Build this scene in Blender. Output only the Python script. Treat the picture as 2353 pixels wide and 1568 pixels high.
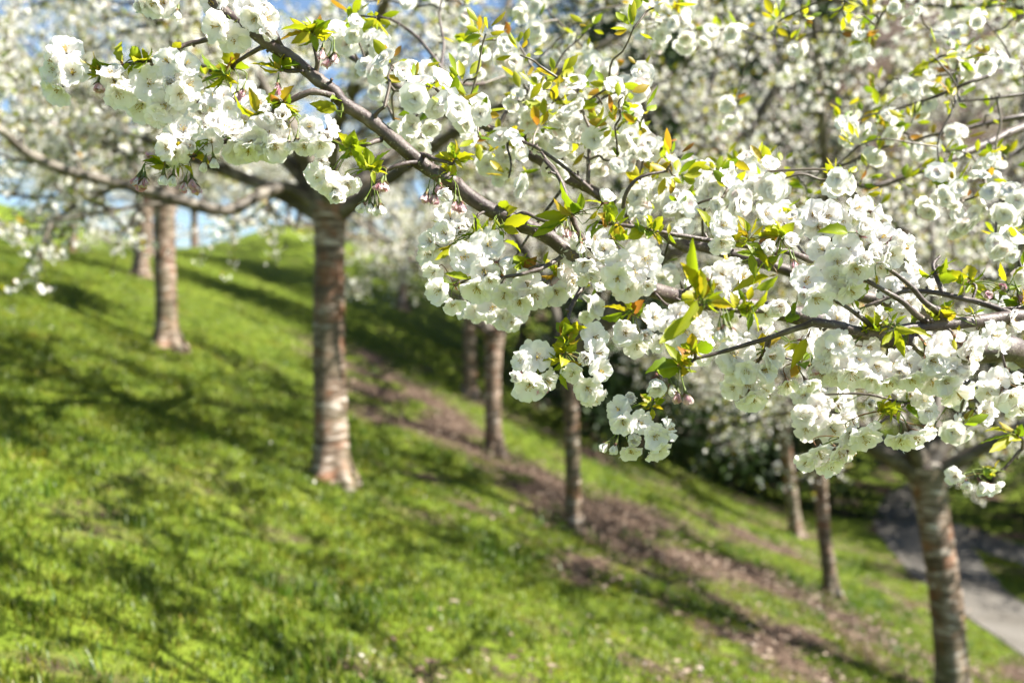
import bpy, math, random
import numpy as np

# ------------------------------------------------------------------ clear
for o in list(bpy.data.objects):
    bpy.data.objects.remove(o)
scene = bpy.context.scene
COL = scene.collection

# ------------------------------------------------------------------ camera
CAMZ = 1.73                      # eye height over the slope where the photographer stands
F = 2352 * 35.0 / 36.0           # focal length in pixels of a 2352 px wide frame
cam_d = bpy.data.cameras.new('camera')
cam = bpy.data.objects.new('camera', cam_d)
COL.objects.link(cam)
cam.location = (0, 0, CAMZ)
cam.rotation_euler = (math.radians(90), 0, 0)
cam_d.lens = 35
cam_d.sensor_width = 36
cam_d.clip_start = 0.05
cam_d.clip_end = 2000
cam_d.dof.use_dof = True
cam_d.dof.focus_distance = 1.66
cam_d.dof.aperture_fstop = 2.5
scene.camera = cam

# ------------------------------------------------------------------ sky and sun
SUN_AZ = math.radians(-8)         # measured from +X (picture right) towards +Y (away from the camera)
SUN_EL = math.radians(46)
world = bpy.data.worlds.new('World')
scene.world = world
world.use_nodes = True
wn = world.node_tree.nodes
bg = wn['Background']
sky = wn.new('ShaderNodeTexSky')
sky.sky_type = 'NISHITA'
sky.sun_disc = False
sky.sun_elevation = SUN_EL
sky.sun_rotation = math.pi / 2 - SUN_AZ
sky.air_density = 1.0
sky.dust_density = 0.25
sky.ozone_density = 2.5
world.node_tree.links.new(sky.outputs[0], bg.inputs[0])
bg.inputs[1].default_value = 0.05
sun_l = bpy.data.lights.new('sun', 'SUN')
sun_l.energy = 5.0
sun_l.angle = math.radians(0.53)
sun_l.color = (1.0, 0.95, 0.86)
sun = bpy.data.objects.new('sun', sun_l)
COL.objects.link(sun)
from mathutils import Vector, Matrix
sdir = Vector((math.cos(SUN_AZ) * math.cos(SUN_EL), math.sin(SUN_AZ) * math.cos(SUN_EL), math.sin(SUN_EL)))
sun.rotation_euler = sdir.to_track_quat('Z', 'Y').to_euler()
sun.location = (12, 2, 14)

scene.view_settings.view_transform = 'Standard'
scene.view_settings.look = 'None'
scene.view_settings.exposure = 2.0
scene.view_settings.gamma = 1.0
scene.view_settings.use_curve_mapping = False
scene.render.engine = 'CYCLES'
scene.cycles.max_bounces = 12
scene.cycles.diffuse_bounces = 8
scene.cycles.transmission_bounces = 8
scene.cycles.transparent_max_bounces = 4
scene.cycles.use_denoising = True
scene.cycles.sample_clamp_indirect = 6.0


# ------------------------------------------------------------------ helpers
def P(px, py, d):
    """a point seen at pixel (px, py) of a 2352 px wide frame, d metres in front of the camera"""
    return np.array(((px - 1176) / F * d, d, CAMZ - (py - 784) / F * d))


def unit(v):
    v = np.asarray(v, float)
    return v / (np.linalg.norm(v) + 1e-12)


def hash2(ix, iy, seed):
    h = (ix * 374761393 + iy * 668265263 + seed * 1442695041) & 0xFFFFFFFF
    h = ((h ^ (h >> 13)) * 1274126177) & 0xFFFFFFFF
    return ((h ^ (h >> 16)) & 0xFFFF) / 65535.0


def vnoise(x, y, seed=0):
    x = np.asarray(x, float); y = np.asarray(y, float)
    ix = np.floor(x).astype(np.int64); iy = np.floor(y).astype(np.int64)
    fx = x - ix; fy = y - iy
    fx = fx * fx * (3 - 2 * fx); fy = fy * fy * (3 - 2 * fy)
    a = hash2(ix, iy, seed); b = hash2(ix + 1, iy, seed)
    c = hash2(ix, iy + 1, seed); d = hash2(ix + 1, iy + 1, seed)
    return (a * (1 - fx) + b * fx) * (1 - fy) + (c * (1 - fx) + d * fx) * fy


def fbm(x, y, seed=0, octv=4):
    t = 0; a = 0.5; s = 0
    for k in range(octv):
        t = t + a * vnoise(np.asarray(x) * 2 ** k, np.asarray(y) * 2 ** k, seed + 17 * k); s += a; a *= 0.5
    return t / s


def sstep(a, b, x):
    t = np.clip((np.asarray(x, float) - a) / (b - a), 0, 1)
    return t * t * (3 - 2 * t)


class MB:
    """collects verts and faces, builds one mesh"""
    def __init__(self):
        self.v = []; self.n = 0; self.f = []

    def add(self, verts, faces, mat=0):
        verts = np.asarray(verts, float).reshape(-1, 3)
        faces = np.asarray(faces, np.int64)
        self.v.append(verts)
        self.f.append((faces + self.n, mat))
        self.n += len(verts)

    def mesh(self, name, mats, smooth=True):
        me = bpy.data.meshes.new(name)
        if not self.v:
            return me
        v = np.concatenate(self.v)
        loops = []; starts = []; mi = []; pos = 0
        for f, m in self.f:
            k = f.shape[1]
            loops.append(f.reshape(-1))
            starts.append(pos + np.arange(len(f)) * k)
            pos += f.size
            mi.append(np.full(len(f), m, np.int32))
        loops = np.concatenate(loops).astype(np.int32)
        starts = np.concatenate(starts).astype(np.int32)
        mi = np.concatenate(mi)
        me.vertices.add(len(v)); me.vertices.foreach_set('co', v.astype(np.float32).ravel())
        me.loops.add(len(loops)); me.loops.foreach_set('vertex_index', loops)
        me.polygons.add(len(starts)); me.polygons.foreach_set('loop_start', starts)
        me.polygons.foreach_set('material_index', mi)
        me.polygons.foreach_set('use_smooth', np.full(len(starts), smooth, bool))
        for m in mats:
            me.materials.append(m)
        me.update(calc_edges=True)
        me.validate()
        return me


def link(name, data, parent=None, **props):
    o = bpy.data.objects.new(name, data)
    COL.objects.link(o)
    if parent is not None:
        o.parent = parent
    for k, val in props.items():
        o[k] = val
    return o


def smooth_path(pts, n):
    """Catmull-Rom through pts (any dimension), n samples"""
    p = np.asarray(pts, float)
    if len(p) == 2:
        t = np.linspace(0, 1, n)[:, None]
        return p[0] * (1 - t) + p[1] * t
    q = np.vstack([2 * p[0] - p[1], p, 2 * p[-1] - p[-2]])
    m = len(p) - 1
    out = []
    for s in np.linspace(0, m, n):
        i = min(int(s), m - 1); t = s - i
        a, b, c, d = q[i], q[i + 1], q[i + 2], q[i + 3]
        out.append(0.5 * (2 * b + (c - a) * t + (2 * a - 5 * b + 4 * c - d) * t * t + (3 * b - a - 3 * c + d) * t ** 3))
    return np.array(out)


def tube(mb, pts, rad, sides=6, mat=0, cap=True, jitter=0.0, rng=None):
    pts = np.asarray(pts, float); n = len(pts)
    rad = np.broadcast_to(np.asarray(rad, float), (n,))
    tan = np.gradient(pts, axis=0)
    tan /= np.linalg.norm(tan, axis=1)[:, None] + 1e-12
    ref = np.array((0, 0, 1.0)) if abs(tan[0][2]) < 0.9 else np.array((1.0, 0, 0))
    a = unit(np.cross(tan[0], ref))
    ang = np.arange(sides) * 2 * math.pi / sides
    V = np.empty((n, sides, 3))
    for i in range(n):
        a = unit(a - tan[i] * np.dot(a, tan[i]))
        b = np.cross(tan[i], a)
        r = rad[i]
        rr = r * (1 + (rng.uniform(-jitter, jitter, sides) if jitter else 0))
        V[i] = pts[i] + (np.cos(ang) * rr)[:, None] * a + (np.sin(ang) * rr)[:, None] * b
    idx = np.arange(n * sides).reshape(n, sides)
    nx = np.roll(idx, -1, axis=1)
    q = np.stack([idx[:-1], nx[:-1], nx[1:], idx[1:]], -1).reshape(-1, 4)
    verts = V.reshape(-1, 3)
    mb.add(verts, q, mat)
    if cap:
        base = mb.n - n * sides
        mb.f.append((np.array([list(range(base + (n - 1) * sides, base + n * sides))]), mat))


def rot_to(d, roll):
    """matrices (n,3,3) whose third column is d, turned by roll about it"""
    d = d / (np.linalg.norm(d, axis=1)[:, None] + 1e-12)
    ref = np.where(np.abs(d[:, 2:3]) < 0.95, np.array((0, 0, 1.0)), np.array((1.0, 0, 0)))
    x = np.cross(ref, d); x /= np.linalg.norm(x, axis=1)[:, None] + 1e-12
    y = np.cross(d, x)
    c = np.cos(roll)[:, None]; s = np.sin(roll)[:, None]
    X = x * c + y * s; Y = -x * s + y * c
    return np.stack([X, Y, d], axis=2)


def stamp(mb, tv, tf, pos, R, scale, mat=0):
    """put a copy of template (tv, tf) at each pos"""
    n = len(pos)
    if n == 0:
        return
    V = np.einsum('nij,kj->nki', R, tv) * np.asarray(scale).reshape(-1, 1, 1) + pos[:, None, :]
    k = len(tv)
    fa = (tf[None] + (np.arange(n) * k)[:, None, None]).reshape(-1, tf.shape[1])
    mb.add(V.reshape(-1, 3), fa, mat)


# ------------------------------------------------------------------ materials
def new_mat(name):
    m = bpy.data.materials.new(name)
    m.use_nodes = True
    nt = m.node_tree
    b = nt.nodes['Principled BSDF']
    return m, nt, b


def node(nt, kind, **kw):
    n = nt.nodes.new(kind)
    for k, v in kw.items():
        setattr(n, k, v)
    return n


def ramp(nt, stops, interp='LINEAR'):
    r = nt.nodes.new('ShaderNodeValToRGB')
    e = r.color_ramp.elements
    r.color_ramp.interpolation = interp
    while len(e) < len(stops):
        e.new(0.5)
    for el, (p, c) in zip(e, stops):
        el.position = p
        el.color = (*c, 1)
    return r


def tex_noise(nt, scale, detail=4, rough=0.55, mapping=None, coord='Object'):
    tc = node(nt, 'ShaderNodeTexCoord')
    n = node(nt, 'ShaderNodeTexNoise')
    n.inputs['Scale'].default_value = scale
    n.inputs['Detail'].default_value = detail
    n.inputs['Roughness'].default_value = rough
    if mapping:
        mp = node(nt, 'ShaderNodeMapping')
        mp.inputs['Scale'].default_value = mapping
        n.inputs['Distortion'].default_value = 0.5
        oi = node(nt, 'ShaderNodeObjectInfo')
        ml = node(nt, 'ShaderNodeMath', operation='MULTIPLY')
        ml.inputs[1].default_value = 80.0
        nt.links.new(oi.outputs['Random'], ml.inputs[0])
        nt.links.new(ml.outputs[0], mp.inputs['Location'])
        nt.links.new(tc.outputs[coord], mp.inputs[0])
        nt.links.new(mp.outputs[0], n.inputs['Vector'])
    else:
        nt.links.new(tc.outputs[coord], n.inputs['Vector'])
    return n


def thin_mat(name, col_socket_builder, trans=0.45, rough=0.5, spec=0.3, tint=(1, 1, 1)):
    """leaf or petal: reflecting face mixed with light passing through"""
    m, nt, b = new_mat(name)
    col = col_socket_builder(nt)
    b.inputs['Roughness'].default_value = rough
    b.inputs['Specular IOR Level'].default_value = spec
    nt.links.new(col, b.inputs['Base Color'])
    tr = node(nt, 'ShaderNodeBsdfTranslucent')
    mul = node(nt, 'ShaderNodeMix', data_type='RGBA', blend_type='MULTIPLY')
    mul.inputs[0].default_value = 1
    nt.links.new(col, mul.inputs[6])
    mul.inputs[7].default_value = (*tint, 1)
    nt.links.new(mul.outputs[2], tr.inputs[0])
    mx = node(nt, 'ShaderNodeMixShader')
    mx.inputs[0].default_value = trans
    nt.links.new(b.outputs[0], mx.inputs[1])
    nt.links.new(tr.outputs[0], mx.inputs[2])
    nt.links.new(mx.outputs[0], nt.nodes['Material Output'].inputs[0])
    return m


def island_ramp(stops):
    def f(nt):
        g = node(nt, 'ShaderNodeNewGeometry')
        r = ramp(nt, stops)
        nt.links.new(g.outputs['Random Per Island'], r.inputs[0])
        return r.outputs[0]
    return f


def object_ramp(stops):
    """one colour per object with a small shift per leaf"""
    def f(nt):
        oi = node(nt, 'ShaderNodeObjectInfo')
        n = tex_noise(nt, 60, 3)
        ad = node(nt, 'ShaderNodeMath', operation='MULTIPLY_ADD')
        nt.links.new(n.outputs['Fac'], ad.inputs[0])
        ad.inputs[1].default_value = 0.35
        sub = node(nt, 'ShaderNodeMath', operation='MULTIPLY_ADD')
        nt.links.new(oi.outputs['Random'], sub.inputs[0])
        sub.inputs[1].default_value = 0.85
        sub.inputs[2].default_value = -0.1
        nt.links.new(sub.outputs[0], ad.inputs[2])
        r = ramp(nt, stops)
        nt.links.new(ad.outputs[0], r.inputs[0])
        return r.outputs[0]
    return f


def petal_col(nt):
    n = tex_noise(nt, 45, 2)
    r = ramp(nt, [(0.3, (0.91, 0.90, 0.875)), (0.55, (0.935, 0.925, 0.92)), (0.8, (0.93, 0.885, 0.895))])
    nt.links.new(n.outputs['Fac'], r.inputs[0])
    return r.outputs[0]


M = {}
M['petal'] = thin_mat('petal', petal_col, trans=0.55, rough=0.6, spec=0.2, tint=(1.0, 0.985, 0.97))
M['petal_far'] = thin_mat('petal_far', island_ramp([(0, (0.82, 0.79, 0.73)), (0.5, (0.87, 0.86, 0.82)), (0.95, (0.88, 0.87, 0.85)), (1, (0.78, 0.62, 0.62))]), trans=0.48, rough=0.6, spec=0.15)
M['bud_petal'] = thin_mat('bud_petal', island_ramp([(0, (0.78, 0.72, 0.68)), (0.5, (0.72, 0.50, 0.53)), (1, (0.55, 0.26, 0.34))]), trans=0.35, rough=0.5, spec=0.3)
LEAFS = [(0.0, (0.14, 0.23, 0.010)), (0.3, (0.27, 0.34, 0.014)), (0.74, (0.42, 0.40, 0.016)), (0.92, (0.37, 0.26, 0.02)), (1.0, (0.32, 0.13, 0.03))]
M['leaf'] = thin_mat('young_leaf', object_ramp(LEAFS), trans=0.55, rough=0.5, spec=0.3, tint=(1.0, 1.0, 0.6))
M['leaf_far'] = thin_mat('young_leaf_far', island_ramp(LEAFS), trans=0.5, rough=0.45, spec=0.4, tint=(1, 1, 0.6))
M['stalk'] = thin_mat('stalk', island_ramp([(0, (0.12, 0.20, 0.02)), (0.6, (0.16, 0.22, 0.03)), (1, (0.20, 0.09, 0.05))]), trans=0.25, rough=0.45)
M['sepal'] = thin_mat('sepal', island_ramp([(0, (0.11, 0.16, 0.03)), (0.5, (0.17, 0.10, 0.06)), (1, (0.17, 0.06, 0.07))]), trans=0.25, rough=0.45)
M['stamen'] = thin_mat('stamen', island_ramp([(0, (0.55, 0.48, 0.16)), (0.7, (0.50, 0.36, 0.05)), (1, (0.30, 0.14, 0.03))]), trans=0.3, rough=0.6)
M['scale'] = thin_mat('bud_scale', island_ramp([(0, (0.30, 0.10, 0.04)), (0.5, (0.42, 0.16, 0.07)), (1, (0.45, 0.25, 0.12))]), trans=0.3, rough=0.45)


def bark_near():
    m, nt, b = new_mat('branch_bark')
    n1 = tex_noise(nt, 26, 5, 0.6)
    r1 = ramp(nt, [(0.3, (0.026, 0.017, 0.016)), (0.46, (0.062, 0.042, 0.038)), (0.6, (0.105, 0.080, 0.070)), (0.76, (0.20, 0.17, 0.14))])
    nt.links.new(n1.outputs['Fac'], r1.inputs[0])
    # pale lichen flecks and lenticels
    n2 = tex_noise(nt, 190, 3, 0.6)
    r2 = ramp(nt, [(0.61, (0, 0, 0)), (0.68, (1, 1, 1))])
    nt.links.new(n2.outputs['Fac'], r2.inputs[0])
    mx = node(nt, 'ShaderNodeMix', data_type='RGBA')
    nt.links.new(r2.outputs[0], mx.inputs[0])
    nt.links.new(r1.outputs[0], mx.inputs[6])
    mx.inputs[7].default_value = (0.28, 0.26, 0.19, 1)
    nt.links.new(mx.outputs[2], b.inputs['Base Color'])
    b.inputs['Roughness'].default_value = 0.5
    b.inputs['Specular IOR Level'].default_value = 0.4
    n3 = tex_noise(nt, 110, 5, 0.65)
    bp = node(nt, 'ShaderNodeBump')
    bp.inputs['Strength'].default_value = 0.7
    bp.inputs['Distance'].default_value = 0.003
    nt.links.new(n3.outputs['Fac'], bp.inputs['Height'])
    nt.links.new(bp.outputs[0], b.inputs['Normal'])
    return m


def bark_trunk():
    """cherry bark: horizontal bands of silver skin, brown rough rings and rust patches"""
    m, nt, b = new_mat('cherry_bark')
    n1 = tex_noise(nt, 1.0, 6, 0.68, mapping=(5, 5, 25))
    r1 = ramp(nt, [(0.34, (0.022, 0.014, 0.009)), (0.42, (0.07, 0.045, 0.029)), (0.50, (0.125, 0.083, 0.054)), (0.57, (0.25, 0.19, 0.145)), (0.65, (0.55, 0.50, 0.45))])
    nt.links.new(n1.outputs['Fac'], r1.inputs[0])
    n2 = tex_noise(nt, 1.0, 4, 0.6, mapping=(5, 5, 7))
    r2 = ramp(nt, [(0.53, (0, 0, 0)), (0.64, (1, 1, 1))])
    nt.links.new(n2.outputs['Fac'], r2.inputs[0])
    sc = node(nt, 'ShaderNodeMath', operation='MULTIPLY')
    sc.inputs[1].default_value = 0.58
    nt.links.new(r2.outputs[0], sc.inputs[0])
    mx = node(nt, 'ShaderNodeMix', data_type='RGBA')
    nt.links.new(sc.outputs[0], mx.inputs[0])
    nt.links.new(r1.outputs[0], mx.inputs[6])
    mx.inputs[7].default_value = (0.22, 0.075, 0.026, 1)
    n4 = tex_noise(nt, 1.0, 3, 0.6, mapping=(2, 2, 1.2))
    r4 = ramp(nt, [(0.5, (0, 0, 0)), (0.66, (0.55, 0.55, 0.55))])
    nt.links.new(n4.outputs['Fac'], r4.inputs[0])
    mg = node(nt, 'ShaderNodeMix', data_type='RGBA')
    nt.links.new(r4.outputs[0], mg.inputs[0])
    nt.links.new(mx.outputs[2], mg.inputs[6])
    mg.inputs[7].default_value = (0.085, 0.085, 0.042, 1)
    nt.links.new(mg.outputs[2], b.inputs['Base Color'])
    b.inputs['Roughness'].default_value = 0.6
    b.inputs['Specular IOR Level'].default_value = 0.4
    bp = node(nt, 'ShaderNodeBump')
    bp.inputs['Strength'].default_value = 0.8
    bp.inputs['Distance'].default_value = 0.012
    nt.links.new(n1.outputs['Fac'], bp.inputs['Height'])
    nt.links.new(bp.outputs[0], b.inputs['Normal'])
    return m


def bark_limb():
    m, nt, b = new_mat('limb_bark')
    n1 = tex_noise(nt, 7, 5, 0.6)
    r1 = ramp(nt, [(0.3, (0.022, 0.017, 0.010)), (0.5, (0.065, 0.050, 0.034)), (0.68, (0.19, 0.165, 0.13))])
    nt.links.new(n1.outputs['Fac'], r1.inputs[0])
    nt.links.new(r1.outputs[0], b.inputs['Base Color'])
    b.inputs['Roughness'].default_value = 0.65
    bp = node(nt, 'ShaderNodeBump')
    bp.inputs['Strength'].default_value = 0.6
    bp.inputs['Distance'].default_value = 0.01
    nt.links.new(n1.outputs['Fac'], bp.inputs['Height'])
    nt.links.new(bp.outputs[0], b.inputs['Normal'])
    return m


M['branch'] = bark_near()
M['bark'] = bark_trunk()
M['limb'] = bark_limb()


def twig_mat():
    m, nt, b = new_mat('twig_bark')
    g = node(nt, 'ShaderNodeNewGeometry')
    r = ramp(nt, [(0, (0.026, 0.019, 0.012)), (0.6, (0.066, 0.049, 0.033)), (1, (0.16, 0.13, 0.10))])
    nt.links.new(g.outputs['Random Per Island'], r.inputs[0])
    nt.links.new(r.outputs[0], b.inputs['Base Color'])
    b.inputs['Roughness'].default_value = 0.5
    return m


M['twig'] = twig_mat()


def ground_mat():
    m, nt, b = new_mat('ground')
    at = node(nt, 'ShaderNodeAttribute', attribute_name='cover')
    n1 = tex_noise(nt, 9, 6, 0.65)
    n2 = tex_noise(nt, 0.9, 4, 0.6)
    soil = ramp(nt, [(0.25, (0.022, 0.014, 0.010)), (0.5, (0.066, 0.043, 0.030)), (0.75, (0.15, 0.105, 0.076))])
    nt.links.new(n1.outputs['Fac'], soil.inputs[0])
    gr = ramp(nt, [(0.25, (0.04, 0.064, 0.005)), (0.5, (0.088, 0.126, 0.009)), (0.75, (0.15, 0.172, 0.022))])
    ad = node(nt, 'ShaderNodeMix', data_type='FLOAT')
    ad.inputs[0].default_value = 0.5
    nt.links.new(n1.outputs['Fac'], ad.inputs[2])
    nt.links.new(n2.outputs['Fac'], ad.inputs[3])
    nt.links.new(ad.outputs[0], gr.inputs[0])
    # grass breaks up into single tufts where the cover thins out
    sm = node(nt, 'ShaderNodeMath', operation='ADD')
    nt.links.new(at.outputs['Fac'], sm.inputs[0])
    nt.links.new(n1.outputs['Fac'], sm.inputs[1])
    rr = ramp(nt, [(0.0, (0, 0, 0)), (1.0, (1, 1, 1))])
    mr = node(nt, 'ShaderNodeMapRange')
    mr.inputs['From Min'].default_value = 0.8
    mr.inputs['From Max'].default_value = 1.1
    nt.links.new(sm.outputs[0], mr.inputs['Value'])
    nt.links.new(mr.outputs[0], rr.inputs[0])
    mx = node(nt, 'ShaderNodeMix', data_type='RGBA')
    nt.links.new(rr.outputs[0], mx.inputs[0])
    nt.links.new(soil.outputs[0], mx.inputs[6])
    nt.links.new(gr.outputs[0], mx.inputs[7])
    nt.links.new(mx.outputs[2], b.inputs['Base Color'])
    b.inputs['Roughness'].default_value = 0.9
    b.inputs['Specular IOR Level'].default_value = 0.15
    bp = node(nt, 'ShaderNodeBump')
    bp.inputs['Strength'].default_value = 0.8
    bp.inputs['Distance'].default_value = 0.05
    nt.links.new(n1.outputs['Fac'], bp.inputs['Height'])
    nt.links.new(bp.outputs[0], b.inputs['Normal'])
    return m


def path_mat():
    m, nt, b = new_mat('gravel_path')
    n1 = tex_noise(nt, 55, 5, 0.7)
    r1 = ramp(nt, [(0.25, (0.05, 0.046, 0.039)), (0.5, (0.115, 0.105, 0.090)), (0.75, (0.21, 0.192, 0.165))])
    nt.links.new(n1.outputs['Fac'], r1.inputs[0])
    n2 = tex_noise(nt, 0.7, 4, 0.6)
    r2 = ramp(nt, [(0.35, (0.55, 0.52, 0.48)), (0.65, (1, 1, 1))])
    nt.links.new(n2.outputs['Fac'], r2.inputs[0])
    mx = node(nt, 'ShaderNodeMix', data_type='RGBA', blend_type='MULTIPLY')
    mx.inputs[0].default_value = 1
    nt.links.new(r1.outputs[0], mx.inputs[6])
    nt.links.new(r2.outputs[0], mx.inputs[7])
    nt.links.new(mx.outputs[2], b.inputs['Base Color'])
    b.inputs['Roughness'].default_value = 0.85
    bp = node(nt, 'ShaderNodeBump')
    bp.inputs['Strength'].default_value = 0.6
    bp.inputs['Distance'].default_value = 0.015
    nt.links.new(n1.outputs['Fac'], bp.inputs['Height'])
    nt.links.new(bp.outputs[0], b.inputs['Normal'])
    return m




def patchy_ramp(stops):
    """colour per blade, shifted over the lawn in broad patches"""
    def f(nt):
        g = node(nt, 'ShaderNodeNewGeometry')
        r = ramp(nt, stops)
        nt.links.new(g.outputs['Random Per Island'], r.inputs[0])
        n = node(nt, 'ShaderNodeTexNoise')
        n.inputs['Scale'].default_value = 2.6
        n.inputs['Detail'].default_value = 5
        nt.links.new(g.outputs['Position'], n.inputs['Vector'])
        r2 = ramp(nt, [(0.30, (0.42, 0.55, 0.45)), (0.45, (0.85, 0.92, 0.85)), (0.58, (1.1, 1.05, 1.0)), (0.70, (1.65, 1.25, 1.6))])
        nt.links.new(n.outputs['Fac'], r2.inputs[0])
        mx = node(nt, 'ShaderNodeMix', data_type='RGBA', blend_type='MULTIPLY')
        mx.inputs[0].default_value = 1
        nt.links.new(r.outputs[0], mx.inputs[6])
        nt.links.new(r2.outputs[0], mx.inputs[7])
        return mx.outputs[2]
    return f


M['ground'] = ground_mat()
M['path'] = path_mat()
M['grass'] = thin_mat('grass_blade', patchy_ramp([(0, (0.05, 0.092, 0.006)), (0.45, (0.098, 0.152, 0.009)), (0.82, (0.165, 0.20, 0.016)), (0.94, (0.25, 0.235, 0.05)), (1, (0.34, 0.27, 0.14))]), trans=0.45, rough=0.45, spec=0.35, tint=(1, 1, 0.5))
M['weed'] = thin_mat('weed_leaf', island_ramp([(0, (0.035, 0.085, 0.007)), (0.6, (0.075, 0.15, 0.010)), (1, (0.13, 0.20, 0.015))]), trans=0.45, rough=0.4, spec=0.4, tint=(1, 1, 0.5))
M['litter'] = thin_mat('dead_leaf', island_ramp([(0, (0.03, 0.018, 0.011)), (0.45, (0.085, 0.053, 0.035)), (0.85, (0.17, 0.115, 0.083)), (1, (0.33, 0.26, 0.20))]), trans=0.1, rough=0.7)
M['evergreen'] = thin_mat('evergreen_leaf', island_ramp([(0, (0.010, 0.022, 0.007)), (0.6, (0.022, 0.045, 0.011)), (1, (0.05, 0.085, 0.018))]), trans=0.2, rough=0.5, spec=0.3)
M['shrub'] = thin_mat('shrub_leaf', island_ramp([(0, (0.03, 0.055, 0.012)), (0.6, (0.08, 0.12, 0.02)), (1, (0.16, 0.19, 0.04))]), trans=0.3, rough=0.5)
M['fallen'] = thin_mat('fallen_petal', island_ramp([(0, (0.60, 0.50, 0.46)), (1, (0.80, 0.76, 0.72))]), trans=0.3, rough=0.6)


# ------------------------------------------------------------------ the slope
PATH_Z = -2.32
PATH = [(-6, 5.4, 6.2), (4, 5.8, 6.7), (9, 6.0, 6.95), (13, 6.2, 7.4), (16, 6.55, 7.9), (19, 7.2, 8.8), (21.5, 7.8, 9.5), (25, 9.2, 10.6), (29, 11.6, 13.0), (33, 14.4, 16.0), (40, 19.5, 22), (52, 29, 32)]   # y, left x, right x


def ground_z(x, y):
    x = np.asarray(x, float); y = np.asarray(y, float)
    a = -0.37 * x
    # flattens on the lawn at the top and on the valley floor at the bottom
    top = 3.2
    a = np.where(a > top - 1.2, (top - 1.2) + 1.2 * np.tanh((a - (top - 1.2)) / 1.2), a)
    fl = PATH_Z
    k = 0.35
    s = (a - fl) / k
    a = fl + k * np.where(s > 30, s, np.log1p(np.exp(np.minimum(s, 30))))
    z = a + 0.01 * np.minimum(y, 40) * sstep(7, 2, x)
    rise = 0.0045 * np.clip(y - 10.4, 0, 25) ** 2 * sstep(5, -3, x) * (0.35 + 0.65 * sstep(-13, -7, x))
    z = z + rise
    # the lawn ends in a level edge, a dip follows, then the hill
    z = z - 1.3 * sstep(20.5, 27, y) * sstep(-9.0, -11.5, x) * sstep(42, 33, y)
    z = z + 5.0 * sstep(29, 50, y) * sstep(-11, -34, x)
    z = z + 0.55 * sstep(35, 39, y) * sstep(6, -2, x)
    # wooded rise beyond the path
    z = z + 0.30 * np.clip(x - 13, 0, 60) * sstep(16, 26, y) + 0.52 * np.clip(y - 33, 0, 75) * sstep(-4, 7, x)
    # land falls away behind the crest
    z = z - 0.25 * np.clip(y - 56, 0, 200) * sstep(70, 90, y) * 0.3
    z = z + 0.10 * (fbm(x * 0.35, y * 0.35, 5) - 0.5) * sstep(6, 4, x) + 0.05 * (fbm(x * 1.6, y * 1.6, 9) - 0.5) * sstep(5.5, 4, x)
    return z


def grass_cover(x, y):
    """how much grass grows: bare earth and leaf litter run in a band below the middle row of trees"""
    x = np.asarray(x, float); y = np.asarray(y, float)
    c = 0.78 + 0.0 * x
    # centre line of the bare band, given as y over x
    yc = np.interp(x, [-4.5, -2.6, -0.9, 0.6, 2.1, 3.6, 5.2], [18.5, 17.0, 14.0, 11.4, 11.0, 10.6, 10.0])
    w = np.interp(x, [-4.5, -2.4, 0.5, 2.2, 5.5], [0.5, 2.4, 2.6, 2.3, 1.5])
    band = np.exp(-((y - yc) / w) ** 2) * sstep(-4.6, -2.6, x) * (0.55 + 0.45 * sstep(4.0, 2.0, x)) * sstep(5.4, 3.8, x)
    c = c - 0.85 * band * np.clip(2.8 * fbm(x * 2.1, y * 1.6, 31) - 0.62, 0, 1)
    c = c - 0.6 * sstep(0.57, 0.70, fbm(x * 1.9 + 3, y * 1.3, 41)) * sstep(-1.5, 1.2, x) * sstep(5.0, 7.5, y)
    c = c - 0.42 * sstep(0.56, 0.70, fbm(x * 2.6, y * 2.0 + 7, 55)) * (0.6 + 0.4 * sstep(-4, 0, x))
    # worn bank far behind the lawn
    c = c - 1.2 * np.exp(-((y - 37.5) / 1.6) ** 2) * sstep(-1, -4, x) * sstep(-22, -14, x)
    c = c - 0.9 * sstep(36, 44, y) * sstep(-4, 4, x) * np.clip(1.8 * fbm(x * 0.25, y * 0.25, 63), 0, 1)
    c = c - 0.7 * np.exp(-((y - 34) / 2.2) ** 2 - ((x + 15) / 4.5) ** 2)
    return np.clip(c, 0, 1)


def graded(lo, hi, fine_lo, fine_hi, step, grow=1.13):
    a = list(np.arange(fine_lo, fine_hi + 1e-6, step))
    s = step; x = fine_hi
    while x < hi:
        s *= grow; x += s; a.append(x)
    s = step; x = fine_lo
    while x > lo:
        s *= grow; x -= s; a.insert(0, x)
    return np.array(a)


gx = graded(-420, 420, -12, 12, 0.22)
gy = graded(-60, 700, 1, 26, 0.22)
XX, YY = np.meshgrid(gx, gy)
ZZ = ground_z(XX, YY)
nyy, nxx = XX.shape
ids = np.arange(nyy * nxx).reshape(nyy, nxx)
q = np.stack([ids[:-1, :-1], ids[:-1, 1:], ids[1:, 1:], ids[1:, :-1]], -1).reshape(-1, 4)
mb = MB(); mb.add(np.stack([XX, YY, ZZ], -1).reshape(-1, 3), q)
gm = mb.mesh('ground', [M['ground']])
atr = gm.attributes.new('cover', 'FLOAT', 'POINT')
cov = grass_cover(XX, YY)
atr.data.foreach_set('value', cov.ravel().astype(np.float32))
link('ground', gm, kind='structure', label='grassy hillside sloping down to a gravel path')

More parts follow.
